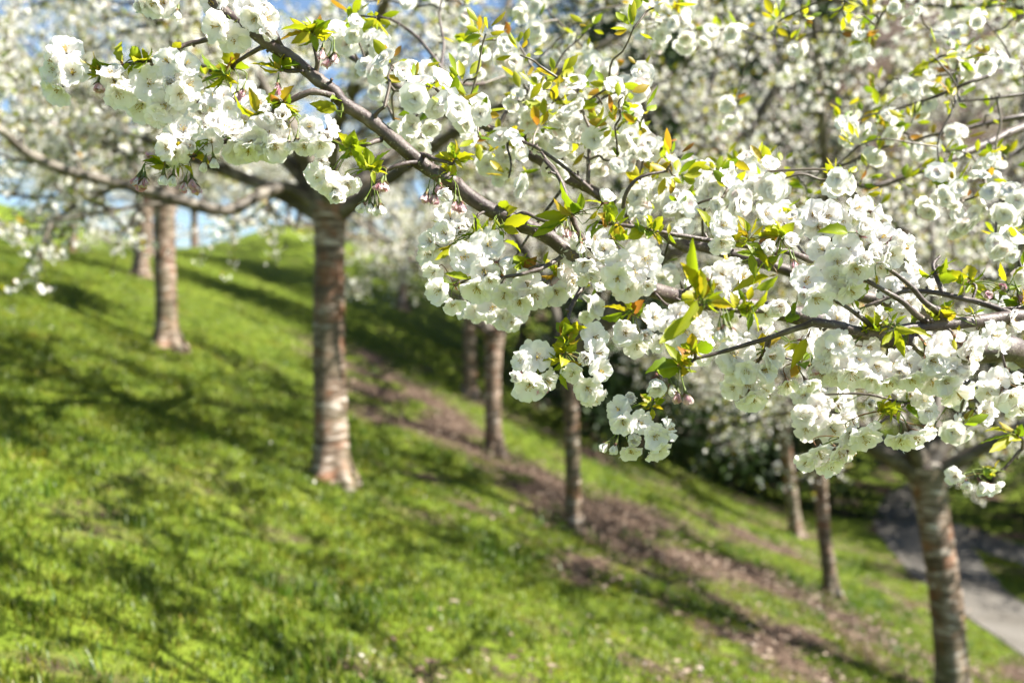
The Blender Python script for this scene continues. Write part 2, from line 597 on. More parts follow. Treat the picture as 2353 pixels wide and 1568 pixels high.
# gravel path on the valley floor, with a side path joining it
def strip(name, rows, lift, label):
    mb = MB()
    rows = np.array(rows, float)
    ys = np.linspace(rows[0, 0], rows[-1, 0], 240)
    l = np.interp(ys, rows[:, 0], rows[:, 1]); r = np.interp(ys, rows[:, 0], rows[:, 2])
    n = 9
    V = []
    for i, y in enumerate(ys):
        wob = 0.35 * (fbm(y * 0.9, 0.5, 3) - 0.5), 0.35 * (fbm(y * 0.9, 5.5, 3) - 0.5)
        xs = np.linspace(l[i] + wob[0], r[i] + wob[1], n)
        zs = ground_z(xs, np.full(n, y)) + lift + 0.02 * np.sin(np.linspace(0, math.pi, n))
        V.append(np.stack([xs, np.full(n, y), zs], -1))
    V = np.array(V)
    # side skirts so that the sheet has thickness
    lo = V[:, [0, -1], :].copy(); lo[:, :, 2] -= 0.08
    ids = np.arange(len(ys) * n).reshape(len(ys), n)
    q = np.stack([ids[:-1, :-1], ids[:-1, 1:], ids[1:, 1:], ids[1:, :-1]], -1).reshape(-1, 4)
    mb.add(V.reshape(-1, 3), q)
    link(name, mb.mesh(name, [M['path']]), kind='structure', label=label)


strip('path', PATH, 0.02, 'grey gravel path along the foot of the slope')
strip('side_path', [(11, 11.2, 12.4), (14, 10.2, 11.4), (17, 9.4, 10.7), (20, 8.9, 10.1), (22, 8.6, 9.9)], 0.016, 'grey gravel side path joining the main path')


# ------------------------------------------------------------------ grass, weeds and dead leaves (scattered, uncountable)
def blade_tuft(name, rng, n, hmin, hmax, width, spread, mat, lean=0.5):
    mb = MB()
    for i in range(n):
        a = rng.uniform(0, 2 * math.pi); r = spread * math.sqrt(rng.uniform())
        h = rng.uniform(hmin, hmax); az = rng.uniform(0, 2 * math.pi); le = rng.uniform(0.1, lean)
        d = np.array((math.cos(az), math.sin(az), 0)); sd = np.array((-d[1], d[0], 0))
        b = np.array((r * math.cos(a), r * math.sin(a), -0.01))
        w = width * rng.uniform(0.7, 1.3)
        m1 = b + d * h * le * 0.35 + np.array((0, 0, h * 0.55))
        t = b + d * h * le * 1.1 + np.array((0, 0, h * (1 - 0.35 * le)))
        mb.add([b - sd * w / 2, b + sd * w / 2, m1 + sd * w * 0.45, m1 - sd * w * 0.45, t], [[0, 1, 2, 3]])
        mb.f.append((np.array([[mb.n - 2, mb.n - 3, mb.n - 1]]), 0))
    me = mb.mesh(name, [mat])
    return bpy.data.objects.new(name, me)


def flake(name, rng, n, size, mat, spread):
    mb = MB()
    for i in range(n):
        s = size * rng.uniform(0.6, 1.3)
        c = np.array((rng.uniform(-spread, spread), rng.uniform(-spread, spread), rng.uniform(0.004, 0.025)))
        R = rot_to(np.array([[rng.normal(0, 0.4), rng.normal(0, 0.4), 1]]), np.array([rng.uniform(0, 6.28)]))[0]
        tv = np.array([(-1, 0, 0.15), (-0.3, -0.5, 0), (0.5, -0.4, 0.02), (1.1, 0, 0.2), (0.5, 0.4, 0), (-0.3, 0.5, 0.05)]) * s
        mb.add(tv @ R.T + c, [[0, 1, 2, 3], [0, 3, 4, 5]], 0)
    return bpy.data.objects.new(name, mb.mesh(name, [mat], smooth=False))


def scatter(name, label, xs, ys, dens_fn, dmax, sources, smin, smax, seed, step):
    """one object: a sheet that follows the ground, turned into scattered tufts by a node group"""
    X, Y = np.meshgrid(np.arange(xs[0], xs[1], step), np.arange(ys[0], ys[1], step))
    Z = ground_z(X, Y)
    ids = np.arange(X.size).reshape(X.shape)
    q = np.stack([ids[:-1, :-1], ids[:-1, 1:], ids[1:, 1:], ids[1:, :-1]], -1).reshape(-1, 4)
    d = dens_fn(X, Y)
    keep = d.ravel()[q].max(axis=1) > 0.01
    mb = MB(); mb.add(np.stack([X, Y, Z], -1).reshape(-1, 3), q[keep])
    me = mb.mesh(name, [sources[0].data.materials[0]])
    a = me.attributes.new('dens', 'FLOAT', 'POINT')
    a.data.foreach_set('value', d.ravel().astype(np.float32))
    o = link(name, me, kind='stuff', label=label)
    ng = bpy.data.node_groups.new(name + '_scatter', 'GeometryNodeTree')
    ng.interface.new_socket('Geometry', in_out='INPUT', socket_type='NodeSocketGeometry')
    ng.interface.new_socket('Geometry', in_out='OUTPUT', socket_type='NodeSocketGeometry')
    N = ng.nodes; L = ng.links
    gi = N.new('NodeGroupInput'); go = N.new('NodeGroupOutput')
    na = N.new('GeometryNodeInputNamedAttribute'); na.data_type = 'FLOAT'; na.inputs['Name'].default_value = 'dens'
    mu = N.new('ShaderNodeMath'); mu.operation = 'MULTIPLY'; mu.inputs[1].default_value = dmax
    L.new(na.outputs['Attribute'], mu.inputs[0])
    dp = N.new('GeometryNodeDistributePointsOnFaces')
    dp.inputs['Seed'].default_value = seed
    L.new(gi.outputs[0], dp.inputs['Mesh']); L.new(mu.outputs[0], dp.inputs['Density'])
    jn = N.new('GeometryNodeJoinGeometry')
    for s in sources:
        oi = N.new('GeometryNodeObjectInfo'); oi.inputs['Object'].default_value = s
        oi.inputs['As Instance'].default_value = True
        L.new(oi.outputs['Geometry'], jn.inputs[0])
    ip = N.new('GeometryNodeInstanceOnPoints')
    ip.inputs['Pick Instance'].default_value = True
    L.new(dp.outputs['Points'], ip.inputs['Points']); L.new(jn.outputs[0], ip.inputs['Instance'])
    rv = N.new('FunctionNodeRandomValue'); rv.data_type = 'FLOAT_VECTOR'
    rv.inputs[0].default_value = (-0.15, -0.15, 0); rv.inputs[1].default_value = (0.15, 0.15, 6.283)
    L.new(rv.outputs[0], ip.inputs['Rotation'])
    rs = N.new('FunctionNodeRandomValue'); rs.data_type = 'FLOAT'
    rs.inputs[2].default_value = smin; rs.inputs[3].default_value = smax
    rs.inputs['Seed'].default_value = 7
    L.new(rs.outputs[1], ip.inputs['Scale'])
    L.new(ip.outputs[0], go.inputs[0])
    md = o.modifiers.new('scatter', 'NODES'); md.node_group = ng
    return o


rg = np.random.default_rng(11)
lawn_src = [blade_tuft('grass_tuft_%d' % i, rg, 24, 0.02, 0.055, 0.0048, 0.08, M['grass'], 0.9) for i in range(4)]
long_src = [blade_tuft('long_grass_tuft_%d' % i, rg, 26, 0.05, 0.14, 0.007, 0.07, M['weed'], 0.9) for i in range(4)]
lit_src = [flake('dead_leaf_%d' % i, rg, 9, 0.019, M['litter'], 0.2) for i in range(4)]


def inview(X, Y):
    return ((np.abs(X) < 0.58 * Y + 1.2) & (X < np.interp(Y, [p[0] for p in PATH], [p[1] for p in PATH]) - 0.05)) * 1.0


def lawn_d(X, Y):
    return inview(X, Y) * sstep(0.30, 0.62, grass_cover(X, Y) + 0.25 * (fbm(X * 4, Y * 4, 77) - 0.5)) * np.interp(Y, [3, 7, 14, 26], [1, 0.8, 0.4, 0.15])


def long_d(X, Y):
    c = grass_cover(X, Y)
    rim = 0
    for bp, bd in ((763, 7.9), (2190, 8.06), (1316, 9.8), (386, 12.0), (1914, 12.0), (1138, 13.0)):
        rim = rim + 1.6 * np.exp(-((X - (bp - 1176) / F * bd) ** 2 + (Y - bd) ** 2) / 0.25 ** 2)
    return np.maximum(rim, 1) * inview(X, Y) * np.maximum(sstep(0.54, 0.72, fbm(X * 1.3, Y * 1.3, 91)) * (c > 0.25), np.clip(rim, 0, 1)) * (0.12 + 0.88 * sstep(-3.5, 0.5, X)) * np.interp(Y, [3, 8, 20], [1, 0.8, 0.3])


def lit_d(X, Y):
    return inview(X, Y) * (sstep(0.62, 0.2, grass_cover(X, Y)) * np.maximum(sstep(-1.2, 0.6, X), sstep(9.5, 11.5, Y)) + 0.005 * sstep(-2, 1, X)) * np.interp(Y, [3, 8, 22], [1, 0.8, 0.35])


scatter('grass', 'short bright green grass covering the slope', (-13, 7), (2.0, 25), lawn_d, 280, lawn_src, 0.7, 1.5, 1, 0.16)
scatter('long_grass', 'taller dark green grass clumps on the lower slope', (-8, 7), (2.4, 20), long_d, 60, long_src, 0.5, 1.25, 2, 0.16)
scatter('leaf_litter', 'brown dead leaves lying on bare earth under the trees', (-7, 7), (2.4, 22), lit_d, 130, lit_src, 0.7, 1.4, 3, 0.16)

pet_src = [flake('petal_%d' % i, rg, 3, 0.009, M['fallen'], 0.3) for i in range(3)]
scatter('fallen_petals', 'small fallen white petals lying in the grass', (-7, 6), (2.4, 18), lambda X, Y: inview(X, Y) * sstep(0.4, 0.75, fbm(X * 0.7, Y * 0.7, 23)), 9, pet_src, 0.7, 1.4, 5, 0.3)


def island_d(X, Y):
    l2 = np.interp(Y, [11, 14, 17, 20], [11.2, 10.2, 9.4, 8.9]); r1 = np.interp(Y, [p[0] for p in PATH], [p[2] for p in PATH])
    return ((X > r1 + 0.05) & (X < l2 - 0.05)) * 1.0


scatter('verge_grass', 'green grass island between the two gravel paths', (6.5, 10.6), (11, 20), island_d, 120, lawn_src, 0.9, 1.6, 4, 0.2)


# ------------------------------------------------------------------ flower and leaf templates for crowns farther off
def far_flower(rng):
    """cupped seven-petalled blossom, 1 unit across"""
    V = [(0, 0, 0)]; Fq = []
    n = 6
    for k in range(n):
        a = 2 * math.pi * k / n + rng.uniform(-0.15, 0.15)
        w = 0.62
        t = rng.uniform(0.10, 0.34)
        r = 0.5 * rng.uniform(0.85, 1.1)
        i = len(V)
        V += [(0.30 * math.cos(a - w), 0.30 * math.sin(a - w), 0.10), (r * math.cos(a), r * math.sin(a), t), (0.30 * math.cos(a + w), 0.30 * math.sin(a + w), 0.10)]
        Fq.append((0, i, i + 1, i + 2))
    return np.array(V), np.array(Fq)


def far_leaf():
    V = np.array([(0, 0, 0), (0.22, 0.02, 0.45), (0, 0.10, 1.0), (-0.22, 0.02, 0.45)])
    return V, np.array([(0, 1, 2, 3)])


FARF = [far_flower(np.random.default_rng(i)) for i in range(4)]
FARL = far_leaf()


# ------------------------------------------------------------------ cherry trees
def wander(rng, p0, d0, length, n, wob, up):
    p = np.array(p0, float); d = unit(d0); out = [p.copy()]
    st = length / (n - 1)
    for i in range(n - 1):
        d = unit(d + rng.normal(0, wob, 3) + np.array((0, 0, up)))
        p = p + d * st
        out.append(p.copy())
    return np.array(out)


def side_dir(rng, tan, spread):
    """direction leaving a branch at about `spread` radians, preferring sideways over straight up or down"""
    for _ in range(6):
        r = unit(rng.normal(0, 1, 3) * np.array((1, 1, 0.55)))
        s = r - tan * np.dot(r, tan)
        if np.linalg.norm(s) > 0.3:
            break
    s = unit(s)
    return unit(tan * math.cos(spread) + s * math.sin(spread))


def crown_geometry(rng, limbs, twig_step=0.085, clump_step=0.07, per=4, fsize=0.05, l2_len=(0.8, 1.7), droop=0.0, start=0.22):
    """limbs: list of (polyline, r0, r1). Returns meshes for branches, twigs, blossom, leaves"""
    br = MB(); tw = MB()
    cl = []; clt = []
    for pts, r0, r1 in limbs:
        seg = np.linalg.norm(np.diff(pts, axis=0), axis=1); L = seg.sum(); cum = np.concatenate([[0], np.cumsum(seg)]) / L
        s = start if len(pts) != 31 else 0.55
        while s < 1.0:
            p = np.array([np.interp(s, cum, pts[:, k]) for k in range(3)])
            i = min(np.searchsorted(cum, s), len(pts) - 1)
            tan = unit(pts[i] - pts[max(i - 1, 0)])
            l2 = rng.uniform(*l2_len) * (1.15 - 0.55 * s) * (0.38 if len(pts) == 29 else 1)
            path = wander(rng, p, side_dir(rng, tan, rng.uniform(0.6, 1.1)), l2, 7, 0.16, rng.uniform(-0.03, 0.06))
            rr = np.linspace(0.016 * (1.2 - 0.4 * s), 0.005, 7)
            tube(br, path, rr, 5, cap=False)
            # twigs
            t = 0.12
            while t < 1:
                k = t * 6; j = min(int(k), 5); fr = k - j
                q = path[j] * (1 - fr) + path[j + 1] * fr
                tn = unit(path[j + 1] - path[j])
                l3 = rng.uniform(0.18, 0.48)
                tp = wander(rng, q, side_dir(rng, tn, rng.uniform(0.5, 1.0)), l3, 4, 0.14, droop)
                tube(tw, tp, np.linspace(0.0058, 0.0028, 4), 3, cap=False)
                m = max(1, int(l3 / clump_step))
                for u in (np.arange(m) + rng.uniform(0.3, 0.9, m)) / m:
                    kk = min(u, 1) * 3; jj = min(int(kk), 2); f2 = kk - jj
                    cl.append(tp[jj] * (1 - f2) + tp[jj + 1] * f2)
                t += twig_step / l2 * rng.uniform(0.6, 1.4)
            m = int(l2 * 0.7 / clump_step / 1.6)
            for u in rng.uniform(0.25, 1, m):
                kk = u * 6; jj = min(int(kk), 5); f2 = kk - jj
                cl.append(path[jj] * (1 - f2) + path[jj + 1] * f2)
            s += rng.uniform(0.15, 0.29) / L
    cl = np.array(cl)
    cl = cl[rng.uniform(0, 1, len(cl)) < 0.86]
    bl = MB(); lf = MB()
    n = len(cl)
    cnt = rng.integers(max(1, per - 2), per + 2, n) if per > 1 else rng.integers(0, 3, n)
    rep = np.repeat(np.arange(n), cnt)
    off = rng.normal(0, 1, (len(rep), 3)); off /= np.linalg.norm(off, axis=1)[:, None]
    off[:, 2] = off[:, 2] * 0.8 - 0.35
    pos = cl[rep] + off * rng.uniform(0.02, 0.055, (len(rep), 1))
    dirs = off + rng.normal(0, 0.35, off.shape)
    R = rot_to(dirs, rng.uniform(0, 6.28, len(rep)))
    sc = fsize * rng.uniform(0.6, 1.15, len(rep))
    w = rng.integers(0, 4, len(rep))
    for v in range(4):
        k = w == v
        stamp(bl, FARF[v][0], FARF[v][1], pos[k], R[k], sc[k])
    pick = rng.uniform(0, 1, n) < 0.75
    base = np.repeat(cl[pick], 3, axis=0)
    d = rng.normal(0, 1, base.shape); d[:, 2] = d[:, 2] * 0.7 + 0.35
    stamp(lf, FARL[0], FARL[1], base, rot_to(d, rng.uniform(0, 6.28, len(base))), rng.uniform(0.03, 0.065, len(base)))
    print('crown: clumps', n, 'flowers', len(rep))
    return br, tw, bl, lf


def auto_limbs(rng, fork, n, length, r, az0=0.0):
    out = []
    for k in range(n):
        az = az0 + 2 * math.pi * (k + rng.uniform(-0.25, 0.25)) / n
        el = rng.uniform(0.50, 0.85) if k % 2 else rng.uniform(0.75, 1.15)
        d = (math.cos(az) * math.cos(el), math.sin(az) * math.cos(el), math.sin(el))
        L = length * rng.uniform(0.8, 1.15)
        pts = wander(rng, fork, d, L, 9, 0.10, -0.03)
        out.append((smooth_path(pts, 18), r * rng.uniform(0.85, 1.1), 0.012))
    return out


def trunk_mesh(rng, base, fork, d0, bend=0.03, sides=28, rows=60, flare=1.55, burl=0.0):
    """tapered trunk with root flare, uneven ring bands and swelling under the fork"""
    base = np.asarray(base, float); fork = np.asarray(fork, float)
    mb = MB()
    H = np.linalg.norm(fork - base)
    ts = np.linspace(-0.09, 1.04, rows)
    ang = np.arange(sides) * 2 * math.pi / sides
    ph = rng.uniform(0, 6.28, 4); bx, by = rng.normal(0, bend, 2)
    V = []
    for t in ts:
        c = base + (fork - base) * t + np.array((bx, by, 0)) * math.sin(math.pi * np.clip(t, 0, 1))
        h = t * H
        r = d0 / 2 * (1.04 - 0.10 * t)
        r *= 1 + (flare - 1) * math.exp(-max(h, 0) / 0.14) + 0.30 * math.exp(-((1.05 - t) * H / 0.20) ** 2)
        rr = r * (1 + 0.05 * np.sin(2 * ang + ph[0] + 2 * t) + 0.03 * np.sin(3 * ang + ph[1]) + 0.45 * (flare - 1) * math.exp(-max(h, 0) / 0.14) * np.sin(5 * ang + ph[2]))
        rr = rr * (1 + 0.05 * (vnoise(np.cos(ang) * 0.8 + 7 * ph[3], np.full(sides, h * 28), 3) - 0.5) + 0.05 * (vnoise(np.cos(ang) * 2 + 3, np.sin(ang) * 2 + h * 5, 8) - 0.5))
        V.append(np.stack([c[0] + rr * np.cos(ang), c[1] + rr * np.sin(ang), np.full(sides, c[2])], -1))
    V = np.array(V)
    idx = np.arange(rows * sides).reshape(rows, sides); nx = np.roll(idx, -1, axis=1)
    mb.add(V.reshape(-1, 3), np.stack([idx[:-1], nx[:-1], nx[1:], idx[1:]], -1).reshape(-1, 4))
    top = V[-1].mean(axis=0) + (0, 0, d0 * 0.25)
    mb.add([top], np.zeros((0, 3), int))
    a = idx[-1]; b = np.roll(a, -1)
    mb.f.append((np.stack([a, b, np.full(sides, rows * sides)], -1), 0))
    return mb


def limb_mesh(rng, pts, r0, r1, sides=12):
    n = len(pts)
    t = np.linspace(0, 1, n)
    rad = r1 + (r0 - r1) * (1 - t) ** 0.85
    rad = rad * (1 + 0.06 * (vnoise(t * 14, np.full(n, rng.uniform(0, 50)), 4) - 0.5) * 2) + 0.35 * r0 * np.exp(-(t * 14) ** 2)
    mb = MB(); tube(mb, pts, rad, sides)
    return mb


ROW = 'cherry trees in blossom on the slope'


def cherry_tree(label, seed, base_px, d, fork_px, diam, limbs=None, n_auto=6, length=3.4, lr=0.055, az0=0.0, local=False, dens=1.0, fsize=0.05, flare=1.55, fork_d=None, **kw):
    """base_px, fork_px: x pixel of the base, (x, y) pixel of the fork at depth d; everything is stored relative to the foot"""
    rng = np.random.default_rng(seed)
    bx = (base_px - 1176) / F * d
    bz = float(ground_z(bx, d))
    foot = np.array((bx, d, bz))
    fork = P(fork_px[0], fork_px[1], fork_d or d) - foot
    root = link('cherry_tree', None, label=label, category='tree', group=ROW)
    root.location = foot
    link('trunk', trunk_mesh(rng, (0, 0, 0), fork, diam, flare=flare).mesh('trunk', [M['bark']]), root)
    ll = []
    for spec in (limbs or []):
        pts = np.array([P(*q) for q in spec[0]]) - foot
        if spec[1] > 0.03:
            pts[0] = fork + (pts[0] - fork) * 0.3
        ll.append((smooth_path(pts, (31 if spec[3] == 'bare' else 29) if len(spec) > 3 else 30), spec[1], spec[2]))
    if n_auto:
        ll += auto_limbs(rng, fork - np.array((0, 0, 0.05)), n_auto, length, lr, az0)
    for pts, r0, r1 in ll:
        link('limb', limb_mesh(rng, pts, r0, r1).mesh('limb', [M['limb']]), root)
    br, tw, bl, lf = crown_geometry(rng, ll, per=max(1, int(round(4 * dens))), fsize=fsize, **kw)
    cr = link('crown', br.mesh('branches', [M['limb']]), root, kind='stuff')
    link('twigs', tw.mesh('twigs', [M['twig']]), cr, kind='stuff')
    link('blossom', bl.mesh('blossom', [M['petal_far']]), cr, kind='stuff')
    link('young_leaves', lf.mesh('young_leaves', [M['leaf_far']]), cr, kind='stuff')
    return root


def copy_tree(src, label, x, y, rz, s=1.0):
    r = src.copy(); COL.objects.link(r)
    r.location = (x, y, float(ground_z(x, y)) - 0.02); r.rotation_euler = (0, 0, rz); r.scale = (s, s, s)
    r['label'] = label
    for ch in src.children:
        c = ch.copy(); COL.objects.link(c); c.parent = r
        for g in ch.children:
            e = g.copy(); COL.objects.link(e); e.parent = c
    return r


tC = cherry_tree('cherry tree with thick banded trunk and long pale low limb, nearest on the lawn', 3, 763, 7.9, (757, 492), 0.245,
    limbs=[([(715, 452, 7.9), (660, 432, 7.8), (600, 446, 7.6), (520, 484, 7.35), (430, 465, 7.1), (300, 428, 6.9), (150, 392, 6.6), (60, 350, 6.5), (0, 298, 6.4), (-120, 250, 6.2)], 0.054, 0.026, 'bare'),
           ([(430, 466, 7.1), (340, 470, 6.95), (230, 488, 6.8), (130, 505, 6.7), (30, 512, 6.6), (-60, 510, 6.5)], 0.016, 0.007, 'short'),
           ([(300, 428, 6.9), (210, 440, 7.2), (110, 452, 7.5), (10, 450, 7.8)], 0.014, 0.006, 'short'),
           ([(640, 438, 7.8), (590, 490, 8.3), (530, 520, 8.8)], 0.010, 0.005, 'short'),
           ([(725, 430, 7.9), (620, 340, 8.0), (430, 270, 8.2), (220, 215, 8.4), (20, 190, 8.5), (-150, 150, 8.6)], 0.055, 0.018),
           ([(730, 430, 7.9), (650, 300, 8.3), (560, 150, 8.8), (470, -10, 9.2), (420, -120, 9.5)], 0.055, 0.02),
           ([(735, 440, 7.9), (700, 350, 7.9), (620, 235, 7.7), (500, 160, 7.5), (405, 95, 7.3), (343, 20, 7.2), (250, -120, 7.0)], 0.10, 0.035),
           ([(790, 450, 7.95), (870, 375, 8.2), (980, 300, 8.6), (1080, 200, 9.0), (1150, 60, 9.3), (1200, -100, 9.5)], 0.075, 0.025),
           ([(760, 430, 7.8), (770, 300, 7.3), (850, 120, 6.7), (900, -80, 6.2), (930, -250, 5.8)], 0.06, 0.02)],
    n_auto=4, length=3.2, az0=1.2, dens=0.7, twig_step=0.06)
tI = cherry_tree('cherry tree with thick leaning trunk beside the gravel path', 9, 2190, 8.06, (2125, 1085), 0.26,
    limbs=[([(2090, 1085, 8.06), (2010, 1030, 8.0), (1930, 985, 7.9), (1850, 930, 7.8), (1790, 850, 7.7)], 0.085, 0.02, 'bare'),
           ([(2150, 1050, 8.06), (2230, 930, 8.1), (2330, 800, 8.0), (2440, 640, 7.8)], 0.075, 0.025),
           ([(2130, 1040, 8.1), (2160, 880, 8.5), (2210, 700, 9.0), (2230, 560, 9.4), (2330, 330, 9.8), (2380, 100, 10)], 0.065, 0.02),
           ([(2110, 1040, 8.06), (2010, 830, 7.9), (1930, 640, 7.6), (1900, 420, 7.2), (1880, 150, 6.9), (1850, -100, 6.7)], 0.055, 0.02)],
    n_auto=4, length=3.2, az0=0.6, dens=0.5, twig_step=0.055, clump_step=0.11)
tF = cherry_tree('cherry tree with slim straight trunk below the hanging white flower cluster', 15, 1316, 9.8, (1308, 835), 0.158,
    limbs=[([(1310, 830, 9.8), (1420, 700, 9.6), (1560, 545, 9.4), (1665, 400, 9.2), (1740, 270, 9.1), (1812, 138, 9.0), (1870, -30, 8.8)], 0.075, 0.022),
           ([(1310, 830, 9.8), (1500, 640, 9.9), (1690, 470, 10.1), (1850, 305, 10.3), (2000, 215, 10.5), (2130, 150, 10.6), (2330, 30, 10.8)], 0.06, 0.02),
           ([(1305, 830, 9.8), (1250, 650, 10.0), (1150, 490, 10.2), (1060, 350, 10.4), (1010, 180, 10.6), (1000, -40, 10.8)], 0.05, 0.018),
           ([(1310, 830, 9.8), (1420, 620, 9.9), (1545, 470, 10), (1640, 180, 10.2), (1700, -20, 10.4)], 0.05, 0.018),
           ([(1305, 830, 9.8), (1240, 640, 10.6), (1130, 470, 11.4), (1050, 290, 12.1), (960, 120, 12.7)], 0.045, 0.016),
           ([(1310, 830, 9.8), (1400, 600, 9.2), (1460, 380, 8.6), (1480, 120, 8.1), (1470, -150, 7.7)], 0.045, 0.016)],
    n_auto=0, dens=0.5, twig_step=0.05, clump_step=0.13)
tB = cherry_tree('cherry tree with banded trunk and flared foot, second up the lawn', 21, 386, 12.0, (378, 455), 0.25,
    limbs=[([(380, 450, 12), (330, 380, 11.7), (230, 300, 11.3), (100, 220, 11.0), (-60, 150, 10.7)], 0.08, 0.02),
           ([(380, 450, 12), (420, 360, 12.2), (500, 280, 12.4), (620, 200, 12.6), (760, 60, 12.8)], 0.07, 0.02)],
    n_auto=5, length=3.6, az0=0.3, flare=1.65, dens=0.75, twig_step=0.065)
tH = cherry_tree('cherry tree with thin slanting rust brown trunk below the lowest flowers', 33, 1914, 12.0, (1886, 1010), 0.158, n_auto=6, length=3.2, az0=0.2, dens=0.75)
tE = cherry_tree('cherry tree with grey trunk standing at the bare earth band', 40, 1138, 13.0, (1137, 770), 0.225, n_auto=6, length=3.5, az0=0.9)
tG = cherry_tree('cherry tree with shaded trunk at the foot of the slope beyond the lit grass', 52, 1828, 17.7, (1800, 985), 0.225,
    limbs=[([(1795, 985, 17.7), (1760, 935, 17.6), (1690, 880, 17.4), (1580, 850, 17.2), (1450, 820, 17)], 0.09, 0.02)], n_auto=6, length=3.6, az0=1.0)
tw_ = cherry_tree('cherry tree with sparse bloom and dense brown twigs on the shaded slope', 61, 1195, 31.0, (1195, 640), 0.22, n_auto=8, length=4.2, lr=0.07, az0=0.4, dens=0.25, twig_step=0.055, clump_step=0.09)
fx = (322 - 1176) / F * 18.2
copy_tree(tE, 'cherry tree with slim trunk at the far edge of the lawn behind the flared one', fx, 18.2, 2.1, 1.08)
fx = (1078 - 1176) / F * 18.5
copy_tree(tB, 'cherry tree with pale trunk half in shade just behind the grey one', fx, 18.5, 1.0, 1.02)
copy_tree(tE, 'small far cherry tree on the crest against the blue sky', -9.9, 31.0, 4.0, 0.95)
copy_tree(tH, 'small cherry tree on the grassy hill behind the lawn', -16.2, 37.0, 1.0, 1.2)
copy_tree(tH, 'far cherry tree at the worn brown bank under the sky', -10.6, 37.5, 3.0, 1.1)
copy_tree(tE, 'far cherry tree in the shaded hollow with only its stem showing', -2.95, 27.0, 5.2, 1.15)
copy_tree(tB, 'cherry tree beyond the path with twiggy crown reaching in at the upper corner', 11.8, 17.0, 3.3, 1.05)
copy_tree(tG, 'cherry tree whose crown fills the gap above the shaded bank', 3.0, 23.5, 3.9, 1.1)
copy_tree(tF, 'cherry tree rising above the far bend of the path with a wide pale crown', 12.6, 29.5, 1.7, 1.25)
copy_tree(tI, 'cherry tree outside the frame whose branches fill the upper left corner', -7.4, 10.2, 2.4, 1.05)
copy_tree(tE, 'cherry tree beyond the lawn edge with its crown over the grassy hill', -13.0, 21.0, 0.9, 1.15)
copy_tree(tB, 'cherry tree with crown over the far end of the lawn', -4.75, 26.0, 5.0, 1.1)
for k, (x, y, a, sc) in enumerate([(-12.8, 33.5, 0.3, 0.8), (-7.6, 35.5, 2.0, 0.8), (-14.2, 40.0, 4.0, 0.95), (-9.2, 41.0, 1.1, 0.9), (-18.5, 42.0, 2.9, 1.0), (-5.4, 38.0, 5.0, 0.85)]):
    o = copy_tree((tE, tB)[k % 2], 'small far cherry tree with hazy bloom along the crest of the lawn', x, y, a, sc)
    o['group'] = 'small far cherry trees along the crest'
copy_tree(tE, 'cherry tree standing behind the gap between the two far lawn trunks', -8.2, 22.5, 0.2, 0.9)
copy_tree(tB, 'cherry tree hidden behind the nearest lawn trunk, only its crown showing', -5.75, 30.0, 3.7, 0.85)
FAR = 'far cherry tree in pale bloom on the twiggy rise beyond the path'
for k, (x, y, a, sc) in enumerate([(17, 33, 0.4, 1.2), (21, 31, 2.0, 1.2), (11, 41, 3.1, 1.3), (16, 42, 4.4, 1.3), (25, 42, 5.1, 1.4), (5.5, 41, 1.2, 1.2), (0.5, 42, 2.6, 1.2), (22, 50, 0.9, 1.5), (32, 50, 3.5, 1.5), (10, 50, 5.6, 1.5), (15.5, 24.5, 1.5, 1.15), (30, 60, 2.2, 1.8), (18, 60, 4.0, 1.8), (8, 36.5, 2.0, 1.15), (13.5, 36, 0.2, 1.2), (3, 50, 3.3, 1.5), (25, 70, 1.0, 2.1), (12, 70, 5.0, 2.1), (40, 62, 2.9, 1.9)]):
    o = copy_tree((tw_, tw_, tB, tw_, tG)[k % 5], FAR, x, y, a, sc)
    o['group'] = 'far cherry trees on the rise beyond the path'


